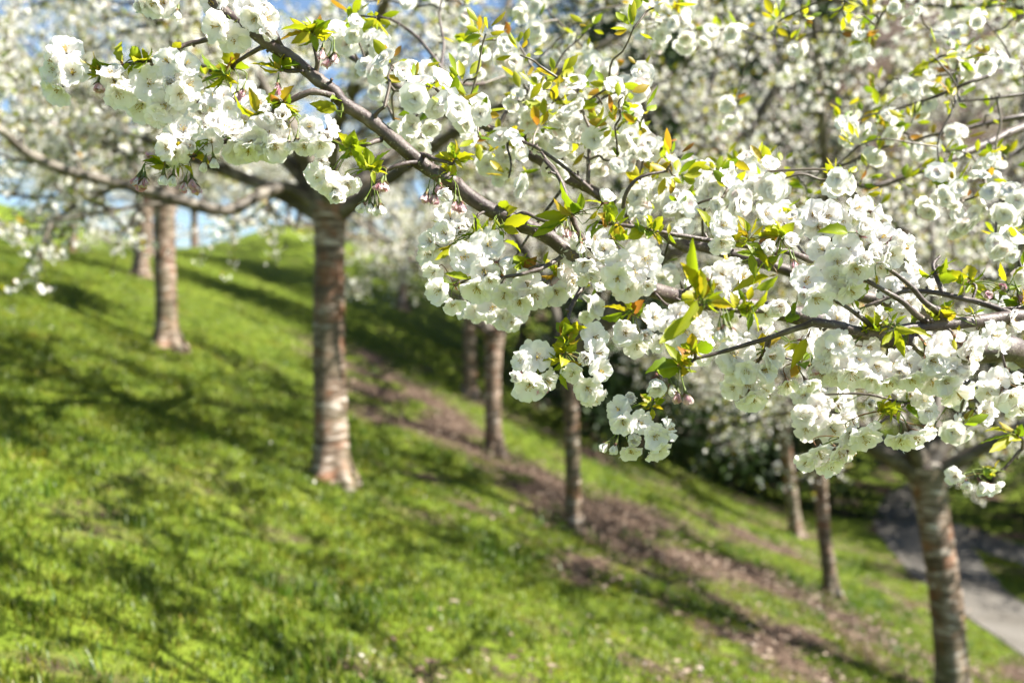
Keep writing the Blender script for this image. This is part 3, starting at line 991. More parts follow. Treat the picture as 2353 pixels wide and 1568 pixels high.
# ------------------------------------------------------------------ dark evergreens beyond the slope, shrubs on the hill
def evergreen(name, label, seed, x, y, h, w, nleaf, mat, group, trunk_r=0.16, low=0.05, leaf=0.16):
    rng = np.random.default_rng(seed)
    root = link(name, None, label=label, category='tree' if h > 3 else 'shrub', group=group)
    root.location = (x, y, float(ground_z(x, y)) - 0.05)
    tr = MB()
    tp = smooth_path([(0, 0, -0.2), (rng.normal(0, 0.1), rng.normal(0, 0.1), h * 0.4), (0, 0, h * 0.9)], 10)
    tube(tr, tp, np.linspace(trunk_r, trunk_r * 0.2, 10), 10)
    link('trunk', tr.mesh('trunk', [M['limb']]), root)
    br = MB(); lv = MB()
    nb = int(26 + h * 4)
    pos = []; dr = []
    for k in range(nb):
        t = rng.uniform(low, 0.97)
        az = rng.uniform(0, 6.28)
        L = w * (0.35 + 0.65 * math.sin(math.pi * min(1, (t * 0.78 + 0.22)) ** 0.9)) * rng.uniform(0.65, 1.15)
        p = wander(rng, (0, 0, t * h * 0.92), (math.cos(az), math.sin(az), rng.uniform(0.0, 0.5)), L, 6, 0.12, -0.02)
        tube(br, p, np.linspace(0.035, 0.008, 6), 5, cap=False)
        m = int(nleaf / nb)
        u = rng.uniform(0.15, 1.05, m) * 5
        j = np.minimum(u.astype(int), 4); f = (u - j)[:, None]
        c = p[j] * (1 - f) + p[np.minimum(j + 1, 5)] * f
        o = rng.normal(0, 0.17 * w / 1.8, (m, 3))
        pos.append(c + o); dr.append(o + rng.normal(0, 0.12, (m, 3)) + (0, 0, 0.03))
    pos = np.concatenate(pos); dr = np.concatenate(dr)
    stamp(lv, FARL[0] * np.array((1.2, 1, 1)), FARL[1], pos, rot_to(dr, rng.uniform(0, 6.28, len(pos))), rng.uniform(0.6, 1.3, len(pos)) * leaf * (1.25 if h > 10 else 1))
    cr = link('crown', br.mesh('branches', [M['limb']]), root, kind='stuff')
    link('foliage', lv.mesh('foliage', [mat]), cr, kind='stuff')
    return root


EV = 'dark evergreen trees behind the path'
e1 = evergreen('evergreen_tree', 'tall dark evergreen in the shade between the two thin slanting trunks and the hollow', 5, 4.6, 26.6, 16.5, 3.4, 20000, M['evergreen'], EV, low=0.0)
e2 = evergreen('evergreen_tree', 'broad dark evergreen behind the path at the picture edge', 6, 13.0, 27.0, 9.0, 3.4, 9000, M['evergreen'], EV, low=0.0)


def copy_plain(src, label, x, y, rz, s):
    r = copy_tree(src, label, x, y, rz, s)
    return r


copy_plain(e1, 'dark evergreen with narrow crown behind the shaded hollow', 2.7, 23.7, 2.0, 0.96)
copy_plain(e1, 'dark evergreen shading the hollow right behind the slim straight trunk', 2.7, 19.6, 1.1, 0.88)
copy_plain(e1, 'dark evergreen at the foot of the shaded bank near the lit grass', 6.8, 24.0, 4.0, 0.9)
copy_plain(e2, 'dark evergreen hanging low over the far bend of the path', 9.2, 34.5, 1.0, 1.0)
copy_plain(e2, 'dark evergreen to the side of the gravel side path', 14.6, 21.6, 2.6, 1.4)
copy_plain(e2, 'unseen dark evergreen near the side path, added to shade the path', 13.6, 15.0, 0.6, 0.85)  # stands out of view, added to throw shade on the path
copy_plain(e2, 'unseen dark evergreen added to shade the fork of the paths', 13.6, 18.8, 3.1, 0.9)  # out-of-frame tree added so that the path fork lies in shade
copy_plain(e2, 'dark evergreen overhanging the shaded stretch of path', 12.4, 22.2, 4.1, 0.8)
copy_plain(e1, 'dark evergreen at the inner side of the path bend', 8.3, 30.5, 5.3, 0.8)
copy_plain(e2, 'dark evergreen at the back where the path disappears', 22.0, 38.0, 3.6, 1.1)
copy_plain(e2, 'dark evergreen closing the view behind the shaded bank', 2.4, 30.5, 5.0, 1.5)
SH = 'low shrubs below the grassy hill'
s1 = evergreen('shrub', 'low olive green shrub at the very edge of the lawn', 7, -12.5, 26.0, 1.3, 1.1, 5000, M['shrub'], SH, 0.03, 0.0, 0.07)
copy_plain(s1, 'low dark shrub on the lawn edge beside the slim far trunk', -11.1, 27.5, 1.0, 0.85)
copy_plain(s1, 'low spreading shrub between the lawn and the hill', -14.6, 30.5, 2.2, 1.3)


# ------------------------------------------------------------------ the blossoming tree beside the camera
Z = {1: (0.0, 0.0), 2: (772.8, 0.0), 3: (1545.6, 0.0), 4: (873.6, 403.2), 5: (1545.6, 470.4)}


def zp(z, x, y):
    if z == 8:
        return 1075.2 + x * 0.5427, 873.6 + y * 0.5427
    s = 0.672 / 1.96
    return Z[z][0] + x * s, Z[z][1] + y * s


def zs(z):
    return 0.5427 if z == 8 else 0.672 / 1.96


def flower_mesh(name, seed, whorls, open0, open1, L0, ragged=0.13):
    """semi-double cherry blossom: whorls of notched, ruffled petals, stamens, green tube and five sepals; axis +Z"""
    rng = np.random.default_rng(seed)
    mb = MB()
    nu, nv = 6, 5
    for wi, n in enumerate(whorls):
        wf = wi / max(1, len(whorls) - 1)
        for k in range(n):
            az = 2 * math.pi * (k + 0.5 * wi) / n + rng.normal(0, 0.14)
            L = L0 * (1 - 0.22 * wf) * rng.uniform(0.9, 1.08)
            W = L * rng.uniform(0.40, 0.50) * (1 - 0.15 * wf)
            ta = open0 * (1 - 0.12 * wf) + rng.normal(0, 0.08)
            tb = open1 * (1 - 0.22 * wf) + rng.normal(0, 0.24)
            tw = rng.normal(0, 0.22); p1 = rng.uniform(0, 6.28); p2 = rng.uniform(0, 6.28)
            cup = rng.uniform(0.10, 0.30)
            er, ez, es = np.array((math.cos(az), math.sin(az), 0)), np.array((0, 0, 1.0)), np.array((-math.sin(az), math.cos(az), 0))
            rim = 1 + rng.normal(0, ragged, nv); rim[nv // 2] -= rng.uniform(0.05, 0.30)
            V = np.zeros((nu, nv, 3))
            for j in range(nv):
                v = -1 + 2 * j / (nv - 1)
                r = 0.0012; z = 0.0
                for i in range(nu):
                    u = i / (nu - 1)
                    if i:
                        du = L / (nu - 1) * (rim[j] if i == nu - 1 else 1)
                        if i == nu - 1:
                            du *= 1 - 0.55 * abs(v) ** 2.2
                        t = ta + (tb - ta) * u
                        r += du * math.sin(t); z += du * math.cos(t)
                    w = W * (0.16 + 0.84 * math.sin(min(1, u * 1.12) * math.pi / 2) ** 1.1) * (1 - 0.30 * max(0, u - 0.75) / 0.25)
                    t = ta + (tb - ta) * u
                    nrm = -er * math.cos(t) + ez * math.sin(t)
                    ru = (0.0026 * math.sin(3.1 * v + p1 + 4 * u) + 0.0016 * math.sin(7.0 * v + p2)) * u * u * L0 / 0.025
                    V[i, j] = er * r + ez * z + es * (v * w) + nrm * (cup * w * v * v + ru + tw * v * w * u)
            idx = np.arange(nu * nv).reshape(nu, nv)
            mb.add(V.reshape(-1, 3), np.stack([idx[:-1, :-1], idx[:-1, 1:], idx[1:, 1:], idx[1:, :-1]], -1).reshape(-1, 4), 0)
    # stamens
    for k in range(12):
        az = rng.uniform(0, 6.28); t = rng.uniform(0.05, 0.55); l = L0 * rng.uniform(0.34, 0.52)
        d = np.array((math.sin(t) * math.cos(az), math.sin(t) * math.sin(az), math.cos(t))); s = unit(np.cross(d, (0.3, 0.2, 1.0))) * 0.00028
        b = np.array((0, 0, 0.002)); e = b + d * l
        mb.add([b - s, b + s, e + s, e - s], [[0, 1, 2, 3]], 1)
        a = 0.0010
        mb.add([e + (a, 0, 0), e + (0, a, 0), e - (a, 0, 0), e - (0, a, 0), e + (0, 0, a), e - (0, 0, a)], [[0, 1, 4], [1, 2, 4], [2, 3, 4], [3, 0, 4], [1, 0, 5], [2, 1, 5], [3, 2, 5], [0, 3, 5]], 1)
    # calyx tube and sepals
    tube(mb, [(0, 0, -0.009), (0, 0, -0.005), (0, 0, 0.001)], [0.0012, 0.0022, 0.0028], 6, 2, cap=False)
    for k in range(5):
        az = 2 * math.pi * k / 5 + 0.3; t = max(open0, 0.35) + 0.25
        er = np.array((math.cos(az), math.sin(az), 0)); es = np.array((-math.sin(az), math.cos(az), 0))
        d = er * math.sin(t) + np.array((0, 0, math.cos(t)))
        b = er * 0.002 + np.array((0, 0, -0.0015))
        mb.add([b - es * 0.0018, b + es * 0.0018, b + d * 0.005 + es * 0.0016, b + d * 0.009, b + d * 0.005 - es * 0.0016], [[0, 1, 2, 4]], 2)
        mb.f.append((np.array([[mb.n - 3, mb.n - 2, mb.n - 1]]), 2))
    return mb.mesh(name, [M['petal'], M['stamen'], M['sepal']])


OPEN = [flower_mesh('flower', 100 + i, (6, 5, 4), 0.85, 1.5, 0.0265) for i in range(5)]
CUP = [flower_mesh('flower', 200 + i, (6, 5, 4), 0.55, 1.15, 0.026) for i in range(4)]
HALF = [flower_mesh('flower', 300 + i, (5, 5, 4), 0.62, 0.05, 0.024, 0.05) for i in range(3)]
BUD = [flower_mesh('flower_bud', 400 + i, (5, 4), 0.42, -0.30, 0.015, 0.03) for i in range(3)]
for b in BUD:
    b.materials[0] = M['bud_petal']
BUDW = []
for b in BUD[:2]:
    c = b.copy(); c.materials[0] = M['petal']; BUDW.append(c)


def leaf_mesh(name, seed, L=0.05, wr=0.23, fold=0.5, curl=0.5):
    rng = np.random.default_rng(seed)
    mb = MB(); n = 9
    rows = []
    z = 0; x = 0
    for i in range(n):
        u = i / (n - 1)
        t = curl * (u - 0.3)
        if i:
            x += L / (n - 1) * math.cos(t); z -= L / (n - 1) * math.sin(t)
        w = L * wr * (math.sin(math.pi * min(1, u ** 0.8 * 0.97 + 0.02)) ** 0.8) * (1 - 0.45 * u ** 4)
        if u > 0.93:
            w = L * 0.006
        w *= 1 + (0.09 if i % 2 else -0.06)
        rip = 0.0007 * (1 if i % 2 else -1)
        rows.append([(x, -w, z + w * fold + rip), (x, -w * 0.5, z + w * fold * 0.42 - rip), (x, 0, z), (x, w * 0.5, z + w * fold * 0.42 - rip), (x, w, z + w * fold + rip)])
    V = np.array(rows)
    # leaf axis to +Z like the blossoms
    V = np.stack([V[..., 1], V[..., 2], V[..., 0]], -1)
    idx = np.arange(n * 5).reshape(n, 5)
    mb.add(V.reshape(-1, 3), np.stack([idx[:-1, :-1], idx[:-1, 1:], idx[1:, 1:], idx[1:, :-1]], -1).reshape(-1, 4))
    tube(mb, [(0, 0, -0.007), (0, 0, 0.001)], [0.0007, 0.0007], 4, 0, cap=False)
    return mb.mesh(name, [M['leaf']])


LEAF = [leaf_mesh('leaf', i, 0.05, 0.17 + 0.03 * (i % 3), 0.25 + 0.3 * (i % 4) / 3, 0.2 + 0.35 * (i % 3)) for i in range(6)]
SMALL = [leaf_mesh('leaf', 20 + i, 0.026, 0.34, 0.35, 0.7) for i in range(3)]

near = link('cherry_tree', None, label='nearest cherry tree, its sharp white double blossoms and dark bough crossing the view', category='tree', group=ROW)
NX, NY = 2.75, 2.3
near.location = (NX, NY, float(ground_z(NX, NY)))
NF = np.array(near.location)
rng = np.random.default_rng(77)


def place(name, data, pos, axis, roll, scale, parent, pm, wide=1.0):
    """link a shared mesh at world pos, +Z along axis; pm is the parent's world offset"""
    R = rot_to(np.array([axis]), np.array([roll]))[0] * np.array((wide, wide, 1.0))
    o = bpy.data.objects.new(name, data); COL.objects.link(o); o.parent = parent
    m = Matrix([[*(R[0] * scale), pos[0] - pm[0]], [*(R[1] * scale), pos[1] - pm[1]], [*(R[2] * scale), pos[2] - pm[2]], [0, 0, 0, 1]])
    o.matrix_local = m
    return o


# trunk out of the frame beside the camera, and the boughs that reach into it
nfork = np.array((NX - 0.05, NY - 0.05, NF[2] + 1.75))
link('trunk', trunk_mesh(rng, (0, 0, 0), nfork - NF, 0.24).mesh('trunk', [M['bark']]), near)

ALL_WOOD = []       # sampled wood points for attaching blossom stalks and side twigs


def bough(name, pts, r, n=60, sides=12, knots=True):
    w = np.array([(P(*zp(z, x, y), d)) for z, x, y, d in pts])
    return bough_w(name, w, r, n, sides, knots)


def bough_w(name, w, r, n=60, sides=12, knots=True):
    path = smooth_path(w, n)
    t = np.linspace(0, 1, n)
    rad = np.interp(t, np.linspace(0, 1, len(r)), r)
    path = path + (np.stack([vnoise(t * n / 5, np.full(n, k * 9.0), int(w[0][0] * 999) % 97) for k in range(3)], -1) - 0.5) * rad[:, None] * 0.7
    if knots:
        # growth rings and spur scars: short swellings along the wood
        s = np.cumsum(np.r_[0, np.linalg.norm(np.diff(path, axis=0), axis=1)])
        for c in np.arange(0.03, s[-1], 0.045):
            c = c + rng.uniform(-0.015, 0.015)
            rad = rad * (1 + rng.uniform(0.04, 0.24) * np.exp(-((s - c) / 0.004) ** 2))
    mb = MB(); tube(mb, path - NF, rad, sides, jitter=0.05, rng=rng)
    if knots:
        for k in range(int(s[-1] / 0.05)):
            i = int(rng.integers(1, n - 1)); tn = unit(path[i + 1] - path[i])
            sd = side_dir(rng, tn, rng.uniform(0.8, 1.4)); r_ = min(0.0026, rad[i] * 0.6)
            L_ = rad[i] + rng.uniform(0.003, 0.011)
            b_ = path[i] - NF
            tube(mb, [b_, b_ + sd * L_ * 0.8, b_ + sd * L_], [r_, r_ * 0.9, r_ * 1.15], 6)
    ALL_WOOD.append(path)
    return link(name, mb.mesh(name, [M['branch']]), near)


# the long dark bough: from its root at the trunk to its thin end at the upper left
bough('limb', [(5, 2600, 1180, 2.3), (5, 2352, 970, 1.95), (5, 2000, 985, 1.9), (5, 1500, 900, 1.95), (5, 900, 740, 1.95), (5, 250, 660, 1.9), (4, 1850, 770, 1.80), (4, 1500, 655, 1.72), (4, 1280, 515, 1.70), (4, 1050, 390, 1.69),
               (4, 850, 275, 1.68), (4, 520, 85, 1.67), (2, 760, 1215, 1.665), (2, 560, 1075, 1.66), (2, 400, 950, 1.65), (2, 240, 815, 1.65), (2, 60, 690, 1.64),
               (1, 2200, 590, 1.63), (1, 2060, 480, 1.63), (1, 1900, 350, 1.62), (1, 1780, 275, 1.62), (1, 1650, 190, 1.62), (1, 1480, 70, 1.62), (1, 1330, -60, 1.62), (1, 1200, -220, 1.62)],
      [0.026, 0.022, 0.017, 0.014, 0.0128, 0.0125, 0.012, 0.0112, 0.0104, 0.0096, 0.0088, 0.0075], 150, 14)
# thick second bough behind it
bough('limb', [(5, 2500, 1080, 2.15), (5, 1700, 720, 2.1), (5, 1300, 620, 2.08), (5, 700, 420, 2.06), (5, 100, 260, 2.05), (4, 2040, 470, 2.05), (2, 1720, 1290, 2.08), (2, 1560, 1210, 2.1), (2, 1330, 1060, 2.12), (2, 1180, 970, 2.14), (2, 1000, 855, 2.16), (2, 700, 740, 2.2), (2, 300, 520, 2.25), (2, 80, 370, 2.3), (1, 2250, 300, 2.35)],
      [0.016, 0.014, 0.012, 0.0118, 0.0112, 0.010, 0.009, 0.0075, 0.006, 0.005], 90, 10)
# bough entering at the picture edge, level with the flower balls
bough('limb', [(5, 2600, 700, 1.75), (5, 2352, 742, 1.68), (5, 2150, 765, 1.66), (5, 1900, 785, 1.64), (5, 1680, 805, 1.63), (5, 1500, 832, 1.62), (5, 1250, 842, 1.61), (5, 1070, 800, 1.60), (5, 960, 795, 1.60), (5, 860, 812, 1.60), (5, 660, 888, 1.60), (5, 450, 950, 1.60), (5, 300, 995, 1.60), (5, 150, 1030, 1.60)],
      [0.0125, 0.0115, 0.010, 0.009, 0.0085, 0.0075, 0.0072, 0.005, 0.0038, 0.0032, 0.0025], 80, 12)
# blurred boughs on the far side of the tree, upper right
bough('limb', [(3, 2700, 700, 2.9), (3, 2352, 845, 2.75), (3, 2200, 920, 2.7), (3, 2050, 985, 2.65), (3, 1850, 1075, 2.6), (3, 1700, 1130, 2.6), (3, 1500, 1200, 2.6), (3, 1330, 1250, 2.6), (3, 1200, 1230, 2.65), (3, 1120, 1200, 2.7)], [0.0135, 0.012, 0.0105, 0.009, 0.007, 0.005], 50, 10)
bough('limb', [(3, 2650, 720, 2.7), (3, 2352, 775, 2.6), (3, 2100, 825, 2.6), (3, 1850, 880, 2.6), (3, 1700, 915, 2.65), (3, 1600, 950, 2.7)], [0.008, 0.007, 0.0055, 0.004, 0.003], 30, 8)
TW = [
    [(1, 1560, 170, 1.62), (1, 1405, 262, 1.61), (1, 1250, 305, 1.61), (1, 1160, 345, 1.60), (1, 1020, 405, 1.60), (1, 830, 440, 1.60), (1, 690, 495, 1.60)],
    [(1, 2240, 645, 1.63), (1, 2150, 625, 1.61), (1, 2060, 625, 1.60), (1, 1930, 690, 1.60), (1, 1760, 790, 1.60), (1, 1690, 850, 1.60), (1, 1590, 910, 1.60), (1, 1510, 945, 1.61), (1, 1380, 1000, 1.61), (1, 1270, 1062, 1.60), (1, 1110, 1120, 1.60)],
    [(1, 1890, 335, 1.62), (1, 1850, 220, 1.61), (1, 1800, 120, 1.61), (1, 1740, 40, 1.62), (1, 1690, -40, 1.63)],
    [(1, 2110, 500, 1.63), (1, 2125, 420, 1.62), (1, 2105, 300, 1.62), (1, 2090, 225, 1.62)],
    [(1, 1800, 300, 1.62), (1, 1700, 350, 1.64), (1, 1600, 410, 1.66), (1, 1530, 480, 1.68)],
    [(1, 2010, 470, 1.63), (1, 1940, 480, 1.62), (1, 1880, 465, 1.62)],
    [(2, 240, 815, 1.65), (2, 275, 760, 1.64), (2, 325, 712, 1.63)],
    [(2, 300, 940, 1.65), (2, 220, 960, 1.63), (2, 150, 980, 1.62), (2, 90, 1000, 1.62)],
    [(2, 560, 1035, 1.66), (2, 640, 1060, 1.64), (2, 760, 1095, 1.64), (2, 800, 1080, 1.64)],
    [(2, 570, 1090, 1.66), (2, 480, 1090, 1.64), (2, 400, 1110, 1.63), (2, 330, 1140, 1.63), (2, 230, 1135, 1.63)],
    [(4, 1225, 545, 1.70), (4, 1150, 590, 1.67), (4, 1060, 625, 1.65), (4, 960, 660, 1.64), (4, 860, 675, 1.63), (4, 780, 690, 1.62)],
    [(4, 860, 310, 1.68), (4, 960, 255, 1.66), (4, 1050, 290, 1.65), (4, 1150, 320, 1.64)],
    [(4, 1440, 520, 1.71), (4, 1330, 390, 1.67), (4, 1280, 270, 1.66), (4, 1240, 120, 1.66), (4, 1190, 0, 1.67), (4, 1100, -110, 1.70)],
    [(4, 1400, 680, 1.71), (4, 1350, 760, 1.68), (4, 1290, 860, 1.66), (4, 1262, 940, 1.65), (4, 1245, 1060, 1.64), (4, 1240, 1140, 1.64), (4, 1230, 1230, 1.64)],
    [(5, 930, 370, 1.72), (5, 780, 320, 1.68), (5, 560, 290, 1.66), (5, 250, 245, 1.64), (4, 2050, 410, 1.63), (4, 1800, 370, 1.62), (4, 1620, 335, 1.62), (4, 1440, 310, 1.62)],
    [(5, 1700, 790, 1.63), (5, 1600, 700, 1.61), (5, 1500, 620, 1.60), (5, 1310, 512, 1.59), (5, 1230, 470, 1.58)],
    [(5, 1830, 770, 1.64), (5, 1740, 690, 1.63), (5, 1640, 600, 1.62), (5, 1540, 500, 1.61), (5, 1430, 418, 1.60)],
    [(5, 2260, 735, 1.66), (5, 2150, 690, 1.67), (5, 2000, 640, 1.68), (5, 1850, 600, 1.69), (5, 1700, 578, 1.70), (5, 1560, 578, 1.71), (5, 1450, 620, 1.72), (5, 1290, 680, 1.72)],
    [(5, 1340, 830, 1.61), (5, 1250, 750, 1.60), (5, 1170, 690, 1.59), (5, 1095, 650, 1.59)],
    [(5, 1800, 590, 1.69), (5, 1775, 500, 1.70), (5, 1745, 410, 1.71), (5, 1785, 340, 1.72)],
    [(5, 2500, 690, 1.70), (5, 2300, 690, 1.68), (5, 2200, 695, 1.68)],
    [(5, 860, 740, 1.62), (5, 700, 715, 1.56), (5, 500, 712, 1.50), (5, 370, 700, 1.46), (5, 200, 640, 1.42)],
    [(2, 1740, 1310, 1.95), (2, 1640, 1210, 1.93), (2, 1520, 1110, 1.92), (2, 1360, 1000, 1.92), (2, 1250, 950, 1.93), (2, 1120, 890, 1.95), (2, 990, 850, 1.97)],
    [(2, 1525, 1250, 1.85), (2, 1460, 1130, 1.84), (2, 1400, 1060, 1.84), (2, 1370, 1020, 1.85)],
    [(2, 1920, 1390, 1.9), (2, 1940, 1300, 1.88), (2, 2000, 1210, 1.87), (2, 2090, 1170, 1.87), (2, 2210, 1145, 1.88)],
    [(2, 1680, 1240, 2.0), (2, 1690, 1100, 2.0), (2, 1695, 950, 2.0), (2, 1690, 850, 2.0)],
    [(2, 1090, 860, 2.2), (2, 1130, 760, 2.2), (2, 1230, 660, 2.2), (2, 1370, 560, 2.2), (2, 1440, 500, 2.2)],
    [(2, 980, 560, 2.6), (2, 860, 560, 2.5), (2, 740, 510, 2.4), (2, 640, 370, 2.4), (2, 550, 260, 2.45), (2, 400, 150, 2.5), (2, 280, 110, 2.5)],
    [(2, 700, 450, 2.5), (2, 720, 300, 2.55), (2, 690, 120, 2.6), (2, 710, -30, 2.6)],
    [(3, 2110, 510, 2.3), (3, 1950, 570, 2.3), (3, 1780, 640, 2.35), (3, 1600, 700, 2.4), (3, 1450, 750, 2.45)],
    [(3, 2600, 610, 2.4), (3, 2352, 630, 2.4), (3, 2150, 660, 2.4), (3, 1920, 680, 2.45)],
    [(3, 1450, 970, 2.6), (3, 1300, 1030, 2.6), (3, 1130, 1110, 2.6), (3, 950, 1150, 2.6), (3, 700, 1155, 2.5)],
    [(3, 2352, 980, 2.9), (3, 2200, 1100, 2.9), (3, 2000, 1210, 2.9), (3, 1880, 1280, 2.9)],
    [(8, 2500, 190, 2.1), (8, 2352, 285, 2.1), (8, 2270, 370, 2.1), (8, 2230, 390, 2.1)],
    [(8, 830, 20, 1.66), (8, 810, 55, 1.65), (8, 780, 95, 1.65)],
    [(5, 1990, 1180, 1.9), (5, 1800, 1260, 1.85), (5, 1560, 1330, 1.8)],
    [(5, 640, 900, 1.60), (5, 600, 1010, 1.66), (5, 560, 1060, 1.68)],
]
for k, t in enumerate(TW):
    r0 = 0.0045 if k not in (1, 12, 14, 15, 16, 17, 27) else 0.0056
    bough('twig', t, [r0, r0 * 0.85, r0 * 0.7, r0 * 0.5], 26, 8)
WOOD = np.concatenate(ALL_WOOD)


def nearest_wood(p):
    d = np.linalg.norm(WOOD - p, axis=1)
    i = int(np.argmin(d))
    return WOOD[i], d[i]


SMALL_MB = MB()
SMALL_T = []
for m_ in SMALL:
    SMALL_T.append((np.array([v.co[:] for v in m_.vertices]), np.array([p.vertices[:] for p in m_.polygons if len(p.vertices) == 4])))
COUNT = {'flower': 0, 'leaf': 0, 'bud': 0}


def pedicel(mb, a, b, axis, r=0.0009):
    """thin stalk from a to the calyx at b, arriving along -axis"""
    L = np.linalg.norm(b - a)
    m = b - np.asarray(axis) * min(0.02, L * 0.45)
    pts = smooth_path([a, a * 0.45 + m * 0.55 + np.array((0, 0, 0.004)), m, b], 7)
    tube(mb, pts, [r * 1.2, r, r, r, r, r * 1.15, r * 1.4], 4, cap=False)


def cluster(z, spur, d, flowers=(), leaves=(), buds=(), half=(), nleaf=0, small=0):
    """one spur with its flowers, buds and leaves.
    flowers: (x, y, diameter[, fx, fy]) in crop pixels; fx, fy tilt the face sideways or down in the picture"""
    sp = P(*zp(z, *spur), d)
    near_w, dist = nearest_wood(sp)
    if dist < 0.12:
        sp = near_w if dist < 0.03 else sp
    st = MB()
    if dist >= 0.03:
        pth = smooth_path([near_w, near_w * 0.5 + sp * 0.5 + rng.normal(0, 0.006, 3), sp], 8)
        tube(st, pth, np.linspace(0.0030, 0.0018, 8), 6, 1)
    c = link('flower_cluster', bpy.data.meshes.new('stalks'), near)
    c.location = tuple(sp - NF)
    pts = np.array([zp(z, f[0], f[1]) for f in list(flowers) + list(half)]) if (flowers or half) else np.zeros((0, 2))
    cen = pts.mean(axis=0) if len(pts) else None
    spread = max(40.0, np.abs(pts - cen).max() * 1.05) if len(pts) else 1
    for kind, lst in (('o', flowers), ('h', half)):
        for f in lst:
            px, py = zp(z, f[0], f[1])
            v = (np.array((px, py)) - cen) / spread
            if len(f) == 3 and rng.uniform() < 0.22:
                continue
            if len(f) > 3:
                fx, fy = f[3], f[4]
            else:
                fx, fy = v[0] * 0.75 + rng.normal(0, 0.16), v[1] * 0.6 + 0.16 + rng.normal(0, 0.16)
            fx += 0.14; fy -= 0.12
            m = math.hypot(fx, fy)
            if m > 0.94:
                fx, fy = fx / m * 0.94, fy / m * 0.94; m = 0.94
            ax = unit((fx, -math.sqrt(1 - m * m), -fy))
            dd = d - 0.030 * math.sqrt(max(0, 1 - min(1, v @ v))) + rng.normal(0, 0.008)
            ctr = P(px, py, dd)
            dia = np.clip(f[2] * zs(z) / F * dd, 0.04, 0.064)
            if kind == 'h':
                me = HALF[rng.integers(3)]; s = np.clip(f[2] * zs(z) / F * dd, 0.022, 0.036) / 0.026
            elif rng.uniform() < 0.13:
                me = HALF[rng.integers(3)]; s = dia / 0.040
            elif rng.uniform() < 0.68:
                me = OPEN[rng.integers(5)]; s = dia / 0.0415 * rng.uniform(0.84, 1.1)
            else:
                me = CUP[rng.integers(4)]; s = dia / 0.0375 * rng.uniform(0.85, 1.08)
            pos = ctr - ax * 0.010 * s
            place('flower', me, pos, ax, rng.uniform(0, 6.28), s, c, sp)
            COUNT['flower'] += 1
            tail = pos - ax * 0.009 * s
            a = sp
            if np.linalg.norm(tail - sp) > 0.075:
                w, dw = nearest_wood(tail)
                if dw < np.linalg.norm(tail - sp):
                    a = w
            pedicel(st, a, tail, ax)
    for b in buds:
        px, py = zp(z, b[0], b[1])
        pos = P(px, py, d - 0.01 + rng.normal(0, 0.006))
        fx, fy = (b[3], b[4]) if len(b) > 3 else (rng.normal(0, 0.25), 0.85)
        ax = unit((fx, -0.3, -fy))
        me = BUD[rng.integers(3)] if len(b) < 6 else BUDW[rng.integers(2)]
        s = np.clip(b[2] * zs(z) / F * d, 0.006, 0.013) / 0.0105
        place('flower_bud', me, pos, ax, rng.uniform(0, 6.28), s, c, sp)
        COUNT['bud'] += 1
        pedicel(st, sp, pos - ax * 0.009 * s, ax, 0.0008)
    for l in leaves:
        # (x0, y0, x1, y1[, towards]) base and tip
        p0 = P(*zp(z, l[0], l[1]), d - 0.012); tw = l[4] if len(l) > 4 else rng.uniform(-0.3, 0.6)
        p1 = P(*zp(z, l[2], l[3]), d - 0.012)
        fl = p1 - p0; Lf = np.linalg.norm(fl)
        ax = unit(fl + np.array((0, -tw * Lf, 0)))
        place('leaf', LEAF[rng.integers(6)], p0, ax, rng.uniform(0, 6.28), min(1.45, max(0.3, Lf / 0.05 * 1.1)), c, sp, min(1.0, 1.0 / max(0.3, Lf / 0.05 * 0.95)) if Lf > 0.05 else 1.0)
        COUNT['leaf'] += 1
        pedicel(st, sp, p0, ax, 0.0007)
    for k in range(nleaf + small):
        az = rng.uniform(0, 6.28); el = rng.normal(0.35, 0.5)
        ax = unit((math.cos(az) * math.cos(el), math.sin(az) * math.cos(el) * 0.8 - 0.2, math.sin(el)))
        if k < nleaf:
            place('leaf', LEAF[rng.integers(6)], sp + ax * 0.008, ax, rng.uniform(0, 6.28), rng.uniform(0.5, 0.95), c, sp)
            COUNT['leaf'] += 1
        else:
            tv, tf = SMALL_T[rng.integers(3)]
            stamp(SMALL_MB, tv, tf, np.array([sp + ax * 0.005 - NF]), rot_to(np.array([ax]), np.array([rng.uniform(0, 6.28)])), [rng.uniform(0.75, 1.35)])
    # red-brown scales at the spur
    for k in range(3):
        ax = unit(rng.normal(0, 1, 3)); R = rot_to(np.array([ax]), np.array([0.0]))
        stamp(st, FARL[0], FARL[1], np.array([sp]), R, [rng.uniform(0.006, 0.012)], 2)
    me = st.mesh('stalks', [M['stalk'], M['branch'], M['scale']])
    for vtx in me.vertices:
        vtx.co -= Vector(sp)
    c.data = me
    return c


